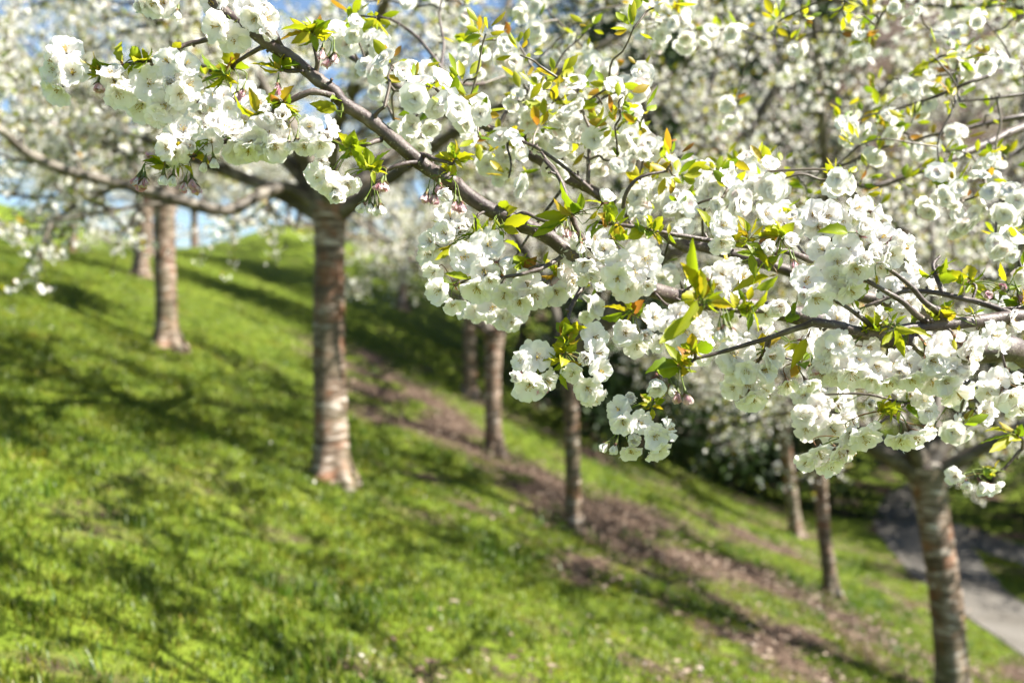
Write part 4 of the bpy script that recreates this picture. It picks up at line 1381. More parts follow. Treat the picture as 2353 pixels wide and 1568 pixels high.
# sharp spurs, read off the photograph crop by crop
cluster(1, (690, 490), 1.60, [(440, 330, 190, 0.15, -0.25), (345, 415, 140, -0.7, 0.1), (355, 475, 140, -0.6, 0.2), (480, 490, 200, 0.15, 0.15), (385, 610, 180, -0.35, 0.8)],
        [(685, 480, 600, 345), (690, 470, 560, 425), (680, 490, 565, 500), (690, 470, 650, 400), (680, 500, 600, 540)], [(660, 555, 60), (690, 560, 50)], small=5)
cluster(1, (830, 440), 1.60, [(765, 560, 150, -0.1, 0.75), (740, 480, 100, -0.2, -0.6), (800, 640, 100, 0.3, 0.85)], [(870, 430, 820, 480), (880, 440, 850, 500)], half=[(795, 515, 90)], small=3)
cluster(1, (960, 425), 1.60, [], [(960, 430, 870, 460), (960, 430, 900, 480), (970, 430, 950, 500)], small=7)
cluster(1, (1160, 355), 1.60, [(1115, 410, 200, -0.15, 0.1), (1255, 425, 160, 0.5, 0.0), (995, 560, 195, 0.1, 0.25), (1145, 565, 180, 0.1, 0.2), (1280, 570, 130, 0.75, 0.2), (1205, 640, 150)], small=2)
cluster(1, (1090, 610), 1.62, [(935, 720, 200, -0.3, 0.75), (1110, 710, 190, 0.2, 0.45), (1050, 790, 170, 0.0, 0.85), (1180, 740, 150, 0.5, 0.6)])
cluster(1, (1500, 500), 1.66, [], [(1480, 480, 1330, 375), (1490, 490, 1400, 450), (1490, 500, 1330, 540), (1490, 510, 1380, 600), (1500, 510, 1440, 610), (1510, 510, 1560, 600), (1510, 500, 1600, 570), (1500, 490, 1480, 420)],
        [(1590, 620, 50), (1630, 600, 45)], small=8)
cluster(1, (1380, 520), 1.95, [(1290, 680, 150, 0.1, 0.5), (1350, 700, 110, 0.5, 0.6), (1325, 850, 110), (1650, 560, 130), (1640, 620, 120), (1500, 640, 120), (1430, 640, 90), (1530, 740, 100), (1740, 690, 110)], nleaf=3)
cluster(1, (1270, 1062), 1.60, [(1225, 860, 190, 0.0, -0.35), (1125, 905, 170, -0.75, 0.0), (1120, 985, 160, -0.65, 0.2), (1160, 1040, 150, -0.3, 0.75), (1270, 990, 140, 0.15, 0.1)], [], [(1370, 1085, 60, -0.1, 0.95, 1), (1430, 1060, 55, 0.2, 0.9, 1)], small=3)
cluster(1, (1510, 945), 1.60, [(1412, 945, 195, -0.1, 0.1), (1520, 835, 190, 0.1, -0.35), (1450, 810, 120, -0.3, -0.6), (1590, 1010, 190, 0.0, 0.8), (1560, 880, 140, 0.3, -0.2)])
cluster(1, (1690, 850), 1.60, [(1700, 955, 210, -0.1, 0.55), (1780, 885, 220, 0.15, 0.2), (1660, 1020, 160, -0.1, 0.9), (1845, 990, 180, 0.3, 0.75), (1640, 880, 150, -0.3, -0.1), (1770, 1000, 180, 0.1, 0.85), (1870, 900, 130, 0.6, 0.1)],
        [(1700, 770, 1540, 650), (1720, 750, 1680, 600), (1710, 770, 1640, 740), (1720, 780, 1700, 820)], small=5)
cluster(1, (1830, 740), 1.60, [], [(1830, 700, 1840, 640), (1900, 690, 1990, 720), (1920, 720, 2020, 780), (1900, 700, 1960, 790)], half=[(1890, 775, 130, 0.0, 0.1), (1795, 735, 80, -0.4, -0.3), (1880, 830, 90, 0.0, 0.8), (1810, 790, 70, -0.5, 0.5)], small=5)
cluster(1, (1110, 1120), 1.60, [], [(1110, 1120, 1000, 1110), (1120, 1130, 1040, 1170), (1200, 1110, 1240, 1180), (1230, 1110, 1300, 1160), (1200, 1100, 1190, 1180)],
        [(930, 1180, 70, -0.3, 0.9), (970, 1190, 70, 0.1, 0.95), (950, 1215, 60, 0, 1), (1095, 1170, 75, 0, 1, 1), (1160, 1175, 70, 0, 1, 1), (1240, 1220, 70, -0.1, 1), (1285, 1200, 70, 0.2, 0.9), (1305, 1235, 60, 0.35, 0.9), (1040, 1070, 60, -0.8, -0.5)], small=5)
cluster(1, (1940, 800), 1.60, [(2070, 850, 180, 0.0, 0.15), (2225, 850, 150, 0.75, -0.2), (2040, 985, 150, -0.1, 0.9), (2150, 985, 130, 0.2, 0.85)], [(1930, 820, 1990, 760), (1940, 830, 1900, 880)], [(1990, 935, 70, 0.0, 0.9, 1), (1935, 950, 60, 0, 1, 1)], half=[(2180, 912, 120, 0.2, 0.2)], small=4)
cluster(1, (2320, 1080), 1.62, [(2170, 1085, 190, -0.35, 0.1), (2130, 1180, 150, -0.5, 0.4), (2200, 1230, 170, 0.0, 0.6), (2310, 1245, 130, 0.3, 0.85), (2250, 1300, 110, 0, 0.9)], small=3)
cluster(1, (1190, -20), 1.60, [(1090, 20, 180, 0.0, 0.35), (1020, 35, 130, -0.4, 0.7), (1000, -40, 170)], [], [(1190, 70, 80, 0, 1, 1)], half=[(950, 45, 100, -0.4, 0.6)])
cluster(1, (1500, 40), 1.60, [(1425, 15, 200, -0.1, 0.6), (1440, 180, 180, -0.6, 0.4), (1570, 270, 180, 0.2, 0.75), (1530, 215, 130, 0.2, 0.2)], [(1510, 170, 1600, 150), (1510, 180, 1590, 190)])
cluster(1, (1740, 30), 1.61, [(1660, 60, 190, -0.2, 0.0), (1700, 130, 160, -0.1, 0.6), (1790, 210, 190, 0.3, 0.7), (1800, 130, 120, 0.6, 0.3)], [(1740, 20, 1720, -30)], half=[(1770, 65, 100, 0.3, -0.2)])
cluster(1, (1880, 465), 1.62, [], [(1870, 470, 1700, 430), (1870, 470, 1740, 470), (1870, 460, 1800, 400), (1880, 460, 1830, 420)], [(1862, 565, 75, 0, 1)], small=5)
cluster(1, (2090, 225), 1.62, [], [(2080, 220, 1950, 130), (2080, 230, 1900, 180), (2080, 230, 1880, 230), (2090, 240, 1960, 300), (2090, 240, 2010, 320), (2100, 230, 2180, 190), (2100, 230, 2220, 150), (2110, 230, 2250, 210), (2090, 240, 2130, 340)], [(2200, 390, 60), (2240, 360, 60), (2160, 330, 60)], small=9)
cluster(1, (2240, 740), 1.63, [], [(2240, 740, 2090, 690), (2250, 740, 2110, 720), (2250, 745, 2200, 680), (2240, 745, 2160, 750)], small=3)
# along the bough, centre
cluster(2, (80, 980), 1.62, [], [(90, 980, 60, 900), (90, 980, 130, 930), (80, 990, 40, 940), (90, 1000, 60, 1040)], small=8)
cluster(2, (230, 1140), 1.63, [(80, 1250, 150, 0.1, 0.85), (-20, 1290, 150, -0.4, 0.8)], [(190, 1110, 100, 1000), (220, 1110, 220, 1040), (250, 1090, 345, 1010), (180, 1140, 130, 1170), (240, 1150, 260, 1230), (280, 1150, 350, 1170)],
        [(180, 1360, 70, -0.4, 0.9, 1), (225, 1360, 75, 0, 1, 1), (260, 1380, 70, 0.1, 1, 1), (295, 1370, 70, 0.3, 1, 1), (300, 1215, 55), (325, 1220, 50)], small=8)
cluster(2, (800, 1080), 1.64, [], [(790, 1030, 815, 945, 0.2), (800, 1060, 760, 1040), (800, 1080, 850, 1130), (790, 1100, 770, 1180), (810, 1090, 840, 1060)], small=9)
cluster(2, (730, 1180), 1.64, [], [(700, 1170, 740, 1150)], [(605, 1295, 95, -0.2, 0.9), (655, 1300, 95, 0.0, 1), (690, 1230, 50), (795, 1345, 75, 0, 1), (832, 1355, 75, 0.2, 1)], half=[(722, 1290, 110, 0.15, 0.7)], small=6)
cluster(4, (640, 400), 1.66, [(465, 265, 170, -0.2, -0.3), (560, 345, 180, 0.2, -0.1), (430, 385, 150, -0.3, 0.0), (325, 440, 140, -0.75, -0.1), (310, 530, 150, -0.75, 0.2)],
        [(490, 420, 375, 275), (480, 460, 295, 515), (490, 470, 370, 580), (640, 380, 625, 300), (700, 380, 715, 290), (760, 390, 765, 310), (690, 380, 660, 330)], small=6)
cluster(4, (790, 340), 1.66, [], [(830, 330, 1020, 280), (820, 340, 940, 400), (830, 440, 950, 490), (800, 350, 900, 330), (800, 370, 830, 420), (800, 340, 770, 300)], small=5)
cluster(4, (780, 640), 1.64, [(720, 462, 225, -0.05, 0.0), (565, 545, 210, -0.15, 0.2), (830, 585, 170, 0.7, 0.25), (700, 645, 180, 0.0, 0.55), (645, 770, 200, -0.1, 0.75), (735, 705, 140, 0.3, 0.8)], [(700, 700, 590, 680), (590, 690, 440, 655)])
cluster(4, (500, 740), 1.65, [(350, 655, 150, -0.5, 0.6), (380, 775, 170, -0.6, 0.35), (485, 865, 170, 0.0, 0.85)], [(520, 700, 440, 740), (530, 720, 545, 780)])
cluster(4, (960, 640), 1.70, [(860, 765, 150), (900, 670, 140, 0.2, 0.2), (985, 735, 190, 0.1, 0.6), (1030, 805, 210, 0.0, 0.8), (830, 810, 180, -0.2, 0.75), (940, 850, 170, 0, 0.85)], [(1000, 590, 920, 540), (1060, 580, 960, 545), (1100, 580, 1120, 510)], small=7)
cluster(4, (1200, 640), 1.74, [(1180, 790, 170, 0.1, 0.7), (1280, 715, 160, 0.4, 0.4), (1255, 650, 140, 0.3, 0.1), (1110, 830, 150, 0.0, 0.8), (1230, 850, 140)], [(1160, 590, 1080, 560), (1170, 600, 1200, 680)], small=6)
cluster(4, (760, 820), 1.95, [(750, 880, 200), (820, 955, 150), (920, 905, 160), (640, 910, 150), (1000, 880, 150), (560, 900, 130), (880, 980, 120)])
cluster(4, (1300, 470), 1.67, [(1290, 530, 160, -0.3, 0.5), (1370, 600, 160, -0.2, 0.7), (1405, 685, 150, 0.2, 0.9), (1430, 640, 130)], [], [(1210, 330, 75, -0.1, 1, 1), (1250, 350, 80, 0, 1), (1290, 375, 75, 0.2, 1, 1), (1340, 450, 70, 0, 1, 1)])
cluster(4, (1560, 430), 1.67, [(1500, 490, 170, -0.3, -0.1), (1600, 590, 180, -0.1, 0.3), (1590, 690, 200, -0.3, 0.5), (1770, 555, 250, 0.05, 0.05), (1655, 745, 200, -0.1, 0.75), (1790, 735, 170, 0.4, 0.7), (1700, 640, 190, 0.1, 0.3), (1440, 420, 130, -0.3, -0.4)], small=4)
cluster(4, (1280, 265), 1.62, [], [(1350, 225, 1180, 85, 0.1), (1240, 270, 1050, 270), (1240, 290, 1000, 370), (1200, 300, 1030, 400), (1280, 260, 1130, 170), (1490, 190, 1350, 150), (1350, 230, 1340, 120), (1400, 290, 1460, 240), (1420, 330, 1360, 390)], small=3)
cluster(4, (1540, 320), 1.62, [(1510, 150, 130, 0.2, -0.4)], [(1520, 310, 1500, 190), (1560, 310, 1540, 240), (1580, 310, 1640, 220), (1600, 330, 1660, 280), (1560, 330, 1530, 400), (1600, 340, 1620, 400), (1470, 300, 1400, 420)], small=7)
cluster(4, (1810, 370), 1.62, [], [(1790, 340, 1780, 260), (1730, 340, 1720, 290), (1830, 360, 1840, 300), (1870, 380, 1890, 340), (1850, 390, 1890, 460), (1930, 390, 1940, 320), (1940, 400, 1970, 460), (1780, 370, 1700, 320)], small=9)
cluster(4, (1240, 1060), 1.64, [], [(1230, 1120, 1170, 1070), (1260, 1100, 1290, 1040), (1260, 1110, 1330, 1050), (1260, 1120, 1350, 1100), (1230, 1130, 1150, 1140)], small=9)
cluster(4, (1230, 1215), 1.64, [(1050, 1215, 205, -0.15, -0.05), (935, 1240, 130, -0.75, 0.0), (920, 1345, 130, -0.65, 0.3), (1000, 1420, 190, -0.15, 0.55), (1130, 1380, 150, 0.5, 0.5)], [(1200, 1230, 1130, 1270), (1220, 1250, 1160, 1310), (1230, 1260, 1250, 1350), (1230, 1300, 1235, 1430), (1220, 1240, 1120, 1230)],
        [(1060, 1405, 85, 0.0, 1), (1090, 1385, 80, 0.2, 1)], small=6)
cluster(4, (1250, 1190), 1.64, [(1440, 1080, 180, 0.1, 0.1), (1370, 1225, 170, -0.2, 0.2), (1470, 1190, 150, 0.6, 0.1), (1485, 1310, 170, 0.4, 0.3), (1390, 1430, 190, 0.0, 0.45), (1285, 1335, 130, -0.4, 0.7), (1440, 1500, 110, 0.3, 0.85)], [(1270, 1240, 1355, 1270), (1260, 1250, 1290, 1330), (1290, 1290, 1360, 1300)], small=4)
cluster(4, (1690, 920), 1.70, [(1640, 1060, 180, -0.3, 0.2), (1775, 1070, 190, 0.0, 0.3), (1720, 1155, 180, -0.1, 0.75), (1840, 945, 160, 0.1, 0.0), (1880, 1120, 150, 0.2, 0.7)], [(1640, 910, 1490, 860), (1620, 920, 1480, 970), (1660, 900, 1580, 880), (1700, 900, 1730, 860), (1690, 920, 1640, 990)], small=7)
cluster(4, (2020, 880), 1.74, [(2040, 1050, 220, 0.0, 0.35), (2150, 1005, 190, 0.3, 0.2), (2000, 930, 160, -0.2, -0.1), (2180, 1110, 130, 0.4, 0.8), (1960, 1080, 150)])
cluster(4, (2010, 1270), 1.58, [], [(1990, 1270, 1770, 1280), (2000, 1290, 1810, 1320), (2000, 1260, 1920, 1120), (2020, 1270, 1990, 1180), (2030, 1280, 2110, 1320)], [(1990, 1450, 80, -0.1, 1), (2045, 1460, 80, 0.2, 1), (1945, 1400, 90, 0.2, 0.9, 1)], half=[(1850, 1400, 170, -0.25, 0.75)], small=8)
cluster(4, (2100, 1180), 1.56, [], [(2090, 1180, 2050, 1130), (2090, 1180, 2120, 1100), (2080, 1240, 2070, 1320)], small=7)
# two tufts that hang in front of the focus
cluster(5, (200, 640), 1.40, [], [(150, 560, 110, 240, 0.3), (180, 600, 60, 380, 0.3), (160, 640, 0, 880, 0.3), (140, 740, -180, 980, 0.2), (200, 620, 160, 420, 0.3), (240, 630, 330, 580, 0.3), (260, 650, 390, 680, 0.3), (230, 660, 300, 730, 0.3), (140, 640, 30, 640, 0.3), (200, 680, 130, 760, 0.2)],
        [(350, 810, 110, 0.1, 1, 1), (390, 830, 90, 0.2, 1, 1), (240, 500, 80, -0.3, -0.9, 1), (310, 830, 90, -0.1, 1, 1)], small=8)
cluster(5, (500, 700), 1.47, [], [(480, 640, 430, 560, 0.3), (510, 640, 520, 540, 0.3), (540, 680, 640, 590, 0.3), (520, 720, 500, 840, 0.2), (540, 720, 570, 840, 0.2), (560, 560, 700, 500, 0.2), (490, 680, 470, 600, 0.3)], small=9)
cluster(5, (600, 360), 1.60, [], [(520, 330, 540, 490, 0.3), (560, 310, 640, 400), (580, 310, 650, 360), (620, 380, 520, 520), (640, 480, 400, 560), (540, 330, 430, 320)], small=6)
# right: the big ball and the masses under the level bough
cluster(5, (430, 210), 1.62, [(340, 130, 200, -0.05, 0.0), (330, 265, 140, 0.0, 0.8), (250, 250, 120)], [(240, 150, 180, 20, 0.1), (480, 160, 450, 60), (500, 180, 480, 100), (520, 190, 560, 100), (540, 200, 600, 140), (500, 220, 420, 160), (560, 230, 500, 240)], small=8)
cluster(5, (720, 210), 1.62, [], [(700, 330, 720, 240), (720, 330, 770, 300), (730, 350, 700, 430), (700, 340, 640, 420)], [(800, 370, 60), (820, 390, 60)], half=[(775, 238, 120, 0.1, 0.2), (625, 275, 120, 0.2, 0.4)], small=9)
cluster(5, (720, 80), 1.85, [(760, 60, 130), (715, 120, 140), (800, 160, 130), (620, 60, 120), (560, 140, 120), (90, 90, 160), (40, 190, 150)], nleaf=4)
cluster(5, (1050, 150), 1.80, [(940, 60, 180, -0.3, -0.1), (1040, 75, 200, 0.0, 0.0), (1135, 110, 170, 0.3, 0.1), (980, 160, 160, -0.2, 0.5), (1240, 20, 150), (1360, 55, 140)])
cluster(5, (1310, 505), 1.58, [(1285, 170, 225, -0.1, -0.3), (1410, 215, 210, 0.05, -0.1), (1160, 305, 230, -0.1, 0.05), (1000, 300, 190, -0.75, 0.0), (1345, 330, 190, 0.1, 0.1), (1230, 440, 230, 0.0, 0.7), (1080, 490, 190, -0.3, 0.5), (1100, 390, 180, -0.4, 0.4)],
        [(1170, 185, 985, 160, 0.1)], half=[(1270, 370, 130, 0.0, 0.05)], small=2)
cluster(5, (1430, 418), 1.59, [(1560, 290, 190, 0.7, 0.05), (1470, 340, 190, 0.35, 0.3), (1500, 220, 170, 0.5, -0.3), (1390, 420, 150, 0.2, 0.7)], [(1360, 470, 1370, 530), (1440, 420, 1440, 370)])
cluster(5, (1170, 560), 1.60, [(1200, 585, 170, 0.1, 0.85), (1130, 560, 140, -0.2, 0.7)], [(1190, 620, 1220, 700), (1220, 640, 1250, 690)])
cluster(5, (1095, 650), 1.58, [(900, 510, 220, -0.1, 0.0), (970, 640, 230, 0.15, 0.55), (880, 590, 150, -0.4, 0.6)], [(830, 650, 800, 770, 0.1)])
cluster(5, (780, 640), 1.56, [(700, 690, 230, 0.0, 0.1), (620, 740, 160, -0.4, 0.5)], small=4)
cluster(5, (350, 430), 1.78, [(330, 470, 170), (390, 400, 150), (470, 490, 130, 0.3, -0.2), (400, 600, 140), (300, 560, 140), (520, 620, 120)], [(500, 440, 400, 560), (560, 440, 590, 560)], nleaf=3)
cluster(5, (150, 760), 1.76, [(120, 830, 220), (40, 850, 170), (230, 880, 160), (50, 700, 150), (-20, 780, 160), (170, 920, 140)])
cluster(5, (600, 800), 1.68, [(580, 830, 190), (650, 860, 170), (520, 900, 140), (700, 800, 140), (900, 900, 150), (950, 920, 120), (870, 870, 140)])
cluster(5, (560, 960), 1.64, [(410, 1010, 190, -0.4, 0.1), (470, 985, 170, 0.0, 0.0), (490, 1120, 160, -0.1, 0.25), (620, 1110, 165, 0.15, 0.2), (665, 1020, 160, 0.3, 0.3), (740, 1010, 150, 0.5, 0.6), (420, 1130, 160, -0.6, 0.2)], [(720, 950, 790, 920), (730, 960, 860, 940)], small=4)
cluster(5, (560, 1180), 1.66, [(400, 1230, 170, -0.6, 0.4), (500, 1210, 170, -0.1, 0.5), (530, 1300, 190, 0.0, 0.85), (620, 1240, 150, 0.4, 0.6)])
cluster(5, (860, 1060), 1.63, [(770, 1210, 150, -0.1, 0.9), (905, 1205, 150, 0.15, 0.9), (960, 1100, 130, 0.4, 0.5)], [(890, 900, 800, 1080, 0.0)], [(940, 1070, 60)], small=3)
cluster(5, (1370, 880), 1.60, [], [(1470, 780, 1500, 720), (1450, 790, 1400, 780), (1500, 800, 1560, 730), (1480, 820, 1600, 860), (1580, 830, 1720, 880, 0.1), (1470, 840, 1380, 940), (1500, 850, 1540, 1010, 0.1), (1480, 840, 1480, 960), (1440, 830, 1360, 860)], small=10)
cluster(5, (1270, 900), 1.62, [(1115, 930, 190, -0.2, 0.0), (1040, 960, 160, -0.6, 0.1), (1250, 1030, 170, 0.05, 0.25), (1090, 1060, 170, -0.2, 0.4), (1020, 1050, 160, -0.7, 0.4), (1210, 1150, 200, 0.0, 0.8), (1320, 960, 150, 0.3, 0.3)])
cluster(5, (1380, 960), 1.63, [(1370, 1090, 190, 0.0, 0.55), (1445, 1200, 190, 0.1, 0.85), (1330, 1180, 170, -0.3, 0.8), (1470, 1060, 170, 0.3, 0.4), (1000, 1130, 160, -0.5, 0.6), (1100, 1160, 170, -0.2, 0.8)])
cluster(5, (1600, 940), 1.62, [(1590, 1070, 170, 0.0, 0.3), (1600, 1180, 180, 0.0, 0.8), (1520, 1130, 160, -0.3, 0.6), (1680, 1130, 160, 0.3, 0.6), (1560, 990, 140, -0.2, 0.1)], small=2)
cluster(5, (1680, 920), 1.61, [(1750, 1050, 170, -0.1, 0.25), (1790, 960, 170, 0.0, -0.1), (1740, 1200, 170, -0.2, 0.85), (1850, 1100, 180, 0.1, 0.4), (1930, 1110, 210, 0.35, 0.6), (1840, 1010, 160)])
cluster(5, (1890, 890), 1.60, [(1995, 950, 240, 0.3, 0.35), (1920, 1285, 210, 0.05, 0.9), (1830, 1190, 170), (2030, 1030, 170, 0.7, 0.3)], [(1880, 900, 1890, 980)])
cluster(5, (2080, 840), 1.66, [(2170, 875, 170, 0.3, 0.2), (2210, 940, 160, 0.6, 0.5), (2060, 830, 150, 0, 0.2), (2290, 780, 140)], [(1960, 850, 1900, 840)])
cluster(5, (2230, 1100), 1.63, [(2115, 1255, 200, -0.2, 0.8), (2245, 1285, 200, 0.1, 0.85), (2290, 1160, 160, 0.2, 0.1), (2325, 1370, 180, 0.2, 0.9), (2345, 1250, 180, 0.4, 0.6), (2170, 1180, 160, -0.2, 0.1)])
cluster(5, (1250, 740), 1.74, [(1320, 730, 160), (1200, 770, 150), (1250, 710, 150), (1010, 760, 150), (1100, 760, 160), (960, 740, 140), (1400, 760, 130), (1080, 860, 140)])
cluster(5, (1600, 640), 1.78, [(1580, 660, 150), (1690, 740, 130), (1450, 570, 150), (1600, 440, 150, 0.3, -0.2), (1750, 560, 120, 0.2, -0.4), (1540, 720, 130), (1560, 540, 120)], [(1520, 690, 1360, 690), (1440, 720, 1390, 660)])
cluster(5, (1800, 470), 1.72, [], [(1720, 480, 1860, 370), (1720, 480, 1640, 440), (1800, 480, 1960, 480), (1880, 480, 1980, 540, 0.1)], small=3)
cluster(5, (2000, 520), 1.70, [], [(1990, 510, 2100, 440), (2000, 530, 1930, 600), (2010, 560, 2100, 580), (2000, 560, 2080, 640), (1940, 540, 1900, 620), (2230, 510, 2180, 400, 0.1), (2280, 490, 2350, 400), (2200, 560, 2120, 590), (2250, 560, 2340, 540)], small=9)
cluster(5, (1830, 700), 1.64, [], [(1830, 690, 1810, 640), (1840, 690, 1880, 660), (1860, 700, 1790, 680), (2000, 720, 1940, 690), (2030, 720, 2080, 700), (2010, 730, 2000, 680)], small=8)
cluster(5, (2270, 600), 1.70, [], [(2240, 600, 2180, 580), (2280, 600, 2300, 560)], [(2200, 590, 50, 0, -0.5), (2140, 620, 50, -0.5, -0.2), (2320, 590, 50)], small=7)
cluster(5, (1560, 1330), 1.82, [(1680, 1310, 150), (1590, 1280, 130), (1880, 850, 150)], [(1500, 1330, 1380, 1350), (1520, 1340, 1400, 1400), (1560, 1330, 1600, 1380), (1560, 1350, 1640, 1420), (1450, 1270, 1460, 1330)], small=6)
# lowest flowers
cluster(8, (790, 100), 1.64, [(680, 85, 80, 0.1, -0.4), (635, 120, 100, -0.5, -0.1), (655, 180, 110, -0.2, 0.5), (735, 175, 95, 0.3, 0.2), (795, 240, 115, 0.1, 0.2), (860, 205, 90, 0.75, -0.2), (700, 240, 90, -0.1, 0.7), (690, 300, 80, 0, 0.85), (800, 295, 90, 0.1, 0.9)],
        [(760, 100, 720, 95), (770, 90, 770, 60), (780, 110, 825, 115), (780, 120, 770, 180)], [(625, 270, 40, -0.3, 0.8, 1), (590, 265, 32, -0.6, 0.6, 1)], small=7)
cluster(8, (1500, 60), 1.85, [(1430, 205, 110, -0.4, 0.5), (1475, 160, 100, -0.1, 0.3), (1545, 210, 125, 0.0, 0.5), (1600, 180, 110, 0.2, 0.3), (1480, 110, 90), (1420, 150, 80)])
cluster(8, (1580, 240), 1.76, [(1490, 320, 130, -0.1, 0.75), (1580, 310, 115, 0.3, 0.75), (1430, 350, 90, -0.6, 0.5), (1535, 365, 100, 0.0, 0.9), (1630, 310, 90, 0.6, 0.6)])
cluster(8, (1740, 130), 1.72, [(1680, 250, 140, 0.1, 0.8), (1620, 235, 110, -0.2, 0.6), (1890, 245, 150, 0.1, 0.9), (1830, 260, 110, -0.4, 0.85), (1960, 200, 90, 0.7, 0.3)], [(1760, 130, 1700, 190), (1830, 130, 1810, 180), (1780, 120, 1850, 120), (1790, 140, 1780, 180), (1770, 110, 1740, 90)], small=6)
cluster(8, (1750, 30), 1.95, [(1720, 190, 90), (1420, 60, 90), (1520, 30, 100), (1620, 60, 100), (1700, 100, 90), (1570, 110, 90), (1950, 130, 90), (2030, 215, 90), (2070, 190, 70), (2180, 130, 110), (2220, 100, 90)], nleaf=3)
cluster(8, (2240, 385), 2.08, [(2180, 450, 110, 0, 0.8), (2110, 440, 80, -0.4, 0.6), (2225, 455, 75, 0.4, 0.7), (2060, 405, 35)], [(2220, 380, 2150, 390), (2240, 380, 2180, 370)], small=6)
cluster(8, (2330, 240), 2.05, [], [(2300, 230, 2170, 260, 0), (2280, 220, 2200, 200), (2300, 240, 2180, 300), (2310, 210, 2250, 180), (2330, 230, 2330, 190)], small=4)

# ------------------------------------------------------------------ the softer flower heads deeper in the same tree
SOFT = [
    (2, 1.78, 200, [(370, 490, 90), (510, 520, 80), (560, 640, 110), (580, 780, 110), (700, 640, 90), (770, 760, 80), (880, 740, 100), (970, 810, 80)]),
    (2, 1.95, 180, [(430, 860, 110), (520, 930, 90), (830, 900, 70), (280, 640, 70), (250, 470, 40)]),
    (2, 2.1, 150, [(100, 200, 60), (90, 300, 80), (330, 300, 60), (10, 260, 60), (200, 250, 50), (1110, 260, 60), (1150, 340, 70), (1140, 420, 60), (830, 340, 60), (1270, 600, 70), (1290, 750, 60), (1240, 690, 60), (1560, 640, 80)]),
    (2, 2.0, 155, [(1440, 860, 110), (1550, 790, 90), (1690, 780, 90), (1400, 930, 80), (1560, 900, 90), (1400, 1080, 90), (1500, 1070, 80), (1480, 760, 60), (1650, 700, 70), (1130, 980, 90), (1080, 1080, 90), (1150, 1160, 80), (1160, 1230, 70), (2000, 620, 80), (2020, 530, 70), (1840, 620, 60),
                   (1920, 820, 90), (2030, 880, 110), (1960, 950, 90), (1830, 960, 100), (1800, 1050, 110), (1900, 1110, 80), (2070, 1020, 80), (2180, 1040, 90), (1720, 900, 60), (2120, 1110, 80), (2060, 1300, 110), (2200, 1340, 110), (2080, 1420, 100), (2280, 1460, 120), (1980, 1420, 80), (2220, 1240, 60)]),
    (2, 2.7, 125, [(2000, 80, 100), (2080, 170, 80), (2200, 80, 100), (2280, 180, 100), (2150, 230, 120), (2310, 30, 80), (2100, 40, 80), (900, 90, 60), (1400, 40, 60), (1280, 60, 60), (1350, 180, 60), (1560, 380, 60), (1700, 430, 70), (1840, 480, 70), (640, 40, 50), (470, 60, 50), (180, 40, 60), (960, 420, 60), (1440, 400, 50), (1630, 300, 60)]),
    (3, 2.7, 120, [(40, 60, 100), (130, 250, 90), (60, 180, 70), (240, 240, 40), (820, 320, 60), (440, 230, 40), (390, 700, 50), (400, 760, 50), (570, 610, 60)]),
    (3, 2.55, 125, [(1080, 800, 60), (1150, 780, 60), (1260, 830, 60), (1300, 720, 70), (1120, 880, 90), (1250, 900, 80), (1430, 850, 90), (1480, 1000, 60), (1700, 980, 80), (1860, 990, 60), (1600, 1010, 50), (1370, 1050, 50), (1460, 1150, 60), (1900, 900, 40), (1810, 290, 60), (1960, 270, 60), (1930, 360, 50), (2020, 440, 60), (2130, 410, 70), (2250, 430, 60), (2150, 480, 50), (1970, 520, 60),
                    (1550, 600, 90), (1660, 690, 80), (1700, 540, 60), (2060, 140, 50), (2320, 150, 80), (1920, 30, 80), (1700, 90, 50), (1560, 60, 100), (1190, 220, 50), (1250, 290, 50), (2310, 720, 50), (2110, 620, 50), (2290, 560, 60)]),
    (3, 2.2, 165, [(1810, 1180, 70), (1850, 1300, 120), (1750, 1320, 100), (1960, 1390, 90), (1900, 1450, 100), (2200, 1180, 90), (2250, 1280, 90), (2320, 1330, 90), (2060, 1240, 60), (2200, 1340, 80), (1990, 1080, 60), (2090, 1070, 60), (2180, 1450, 70), (2290, 1440, 60)]),
    (3, 1.95, 170, [(280, 1200, 70), (320, 1220, 90), (220, 1300, 90), (280, 1280, 90), (380, 1310, 90), (330, 1370, 90), (140, 1180, 70), (520, 1120, 70), (570, 1150, 80), (640, 1190, 80), (540, 1220, 90), (590, 1260, 90), (700, 1240, 70), (1160, 1210, 70), (1060, 1220, 50), (1120, 1290, 70), (1230, 1360, 80), (50, 1420, 70), (700, 1440, 70), (830, 1500, 70), (1370, 1420, 60)]),
    (4, 1.95, 170, [(2180, 60, 110), (2100, 180, 100), (2010, 270, 90), (2250, 130, 100), (1930, 100, 70), (1790, 110, 90), (1860, 180, 90), (1690, 160, 80), (2330, 640, 110), (2250, 600, 100), (1900, 640, 90), (1460, 780, 60), (2280, 760, 100), (2200, 830, 80), (1250, 880, 70), (1380, 900, 60)]),
    (5, 2.0, 165, [(60, 600, 90), (1630, 900, 80), (950, 1000, 70), (820, 1120, 70), (1130, 1350, 90), (1040, 1290, 90), (920, 1390, 60), (850, 1300, 60), (2070, 1390, 80), (1980, 1330, 60), (1900, 1500, 60), (2250, 60, 60), (2170, 260, 70), (2230, 290, 60), (2040, 470, 50), (2330, 480, 60), (2190, 700, 60), (1420, 120, 60), (1620, 120, 60), (150, 960, 80), (1760, 870, 80), (2300, 890, 70), (2330, 1050, 60)]),
]
soft_bl = MB(); soft_lf = MB(); soft_tw = MB()


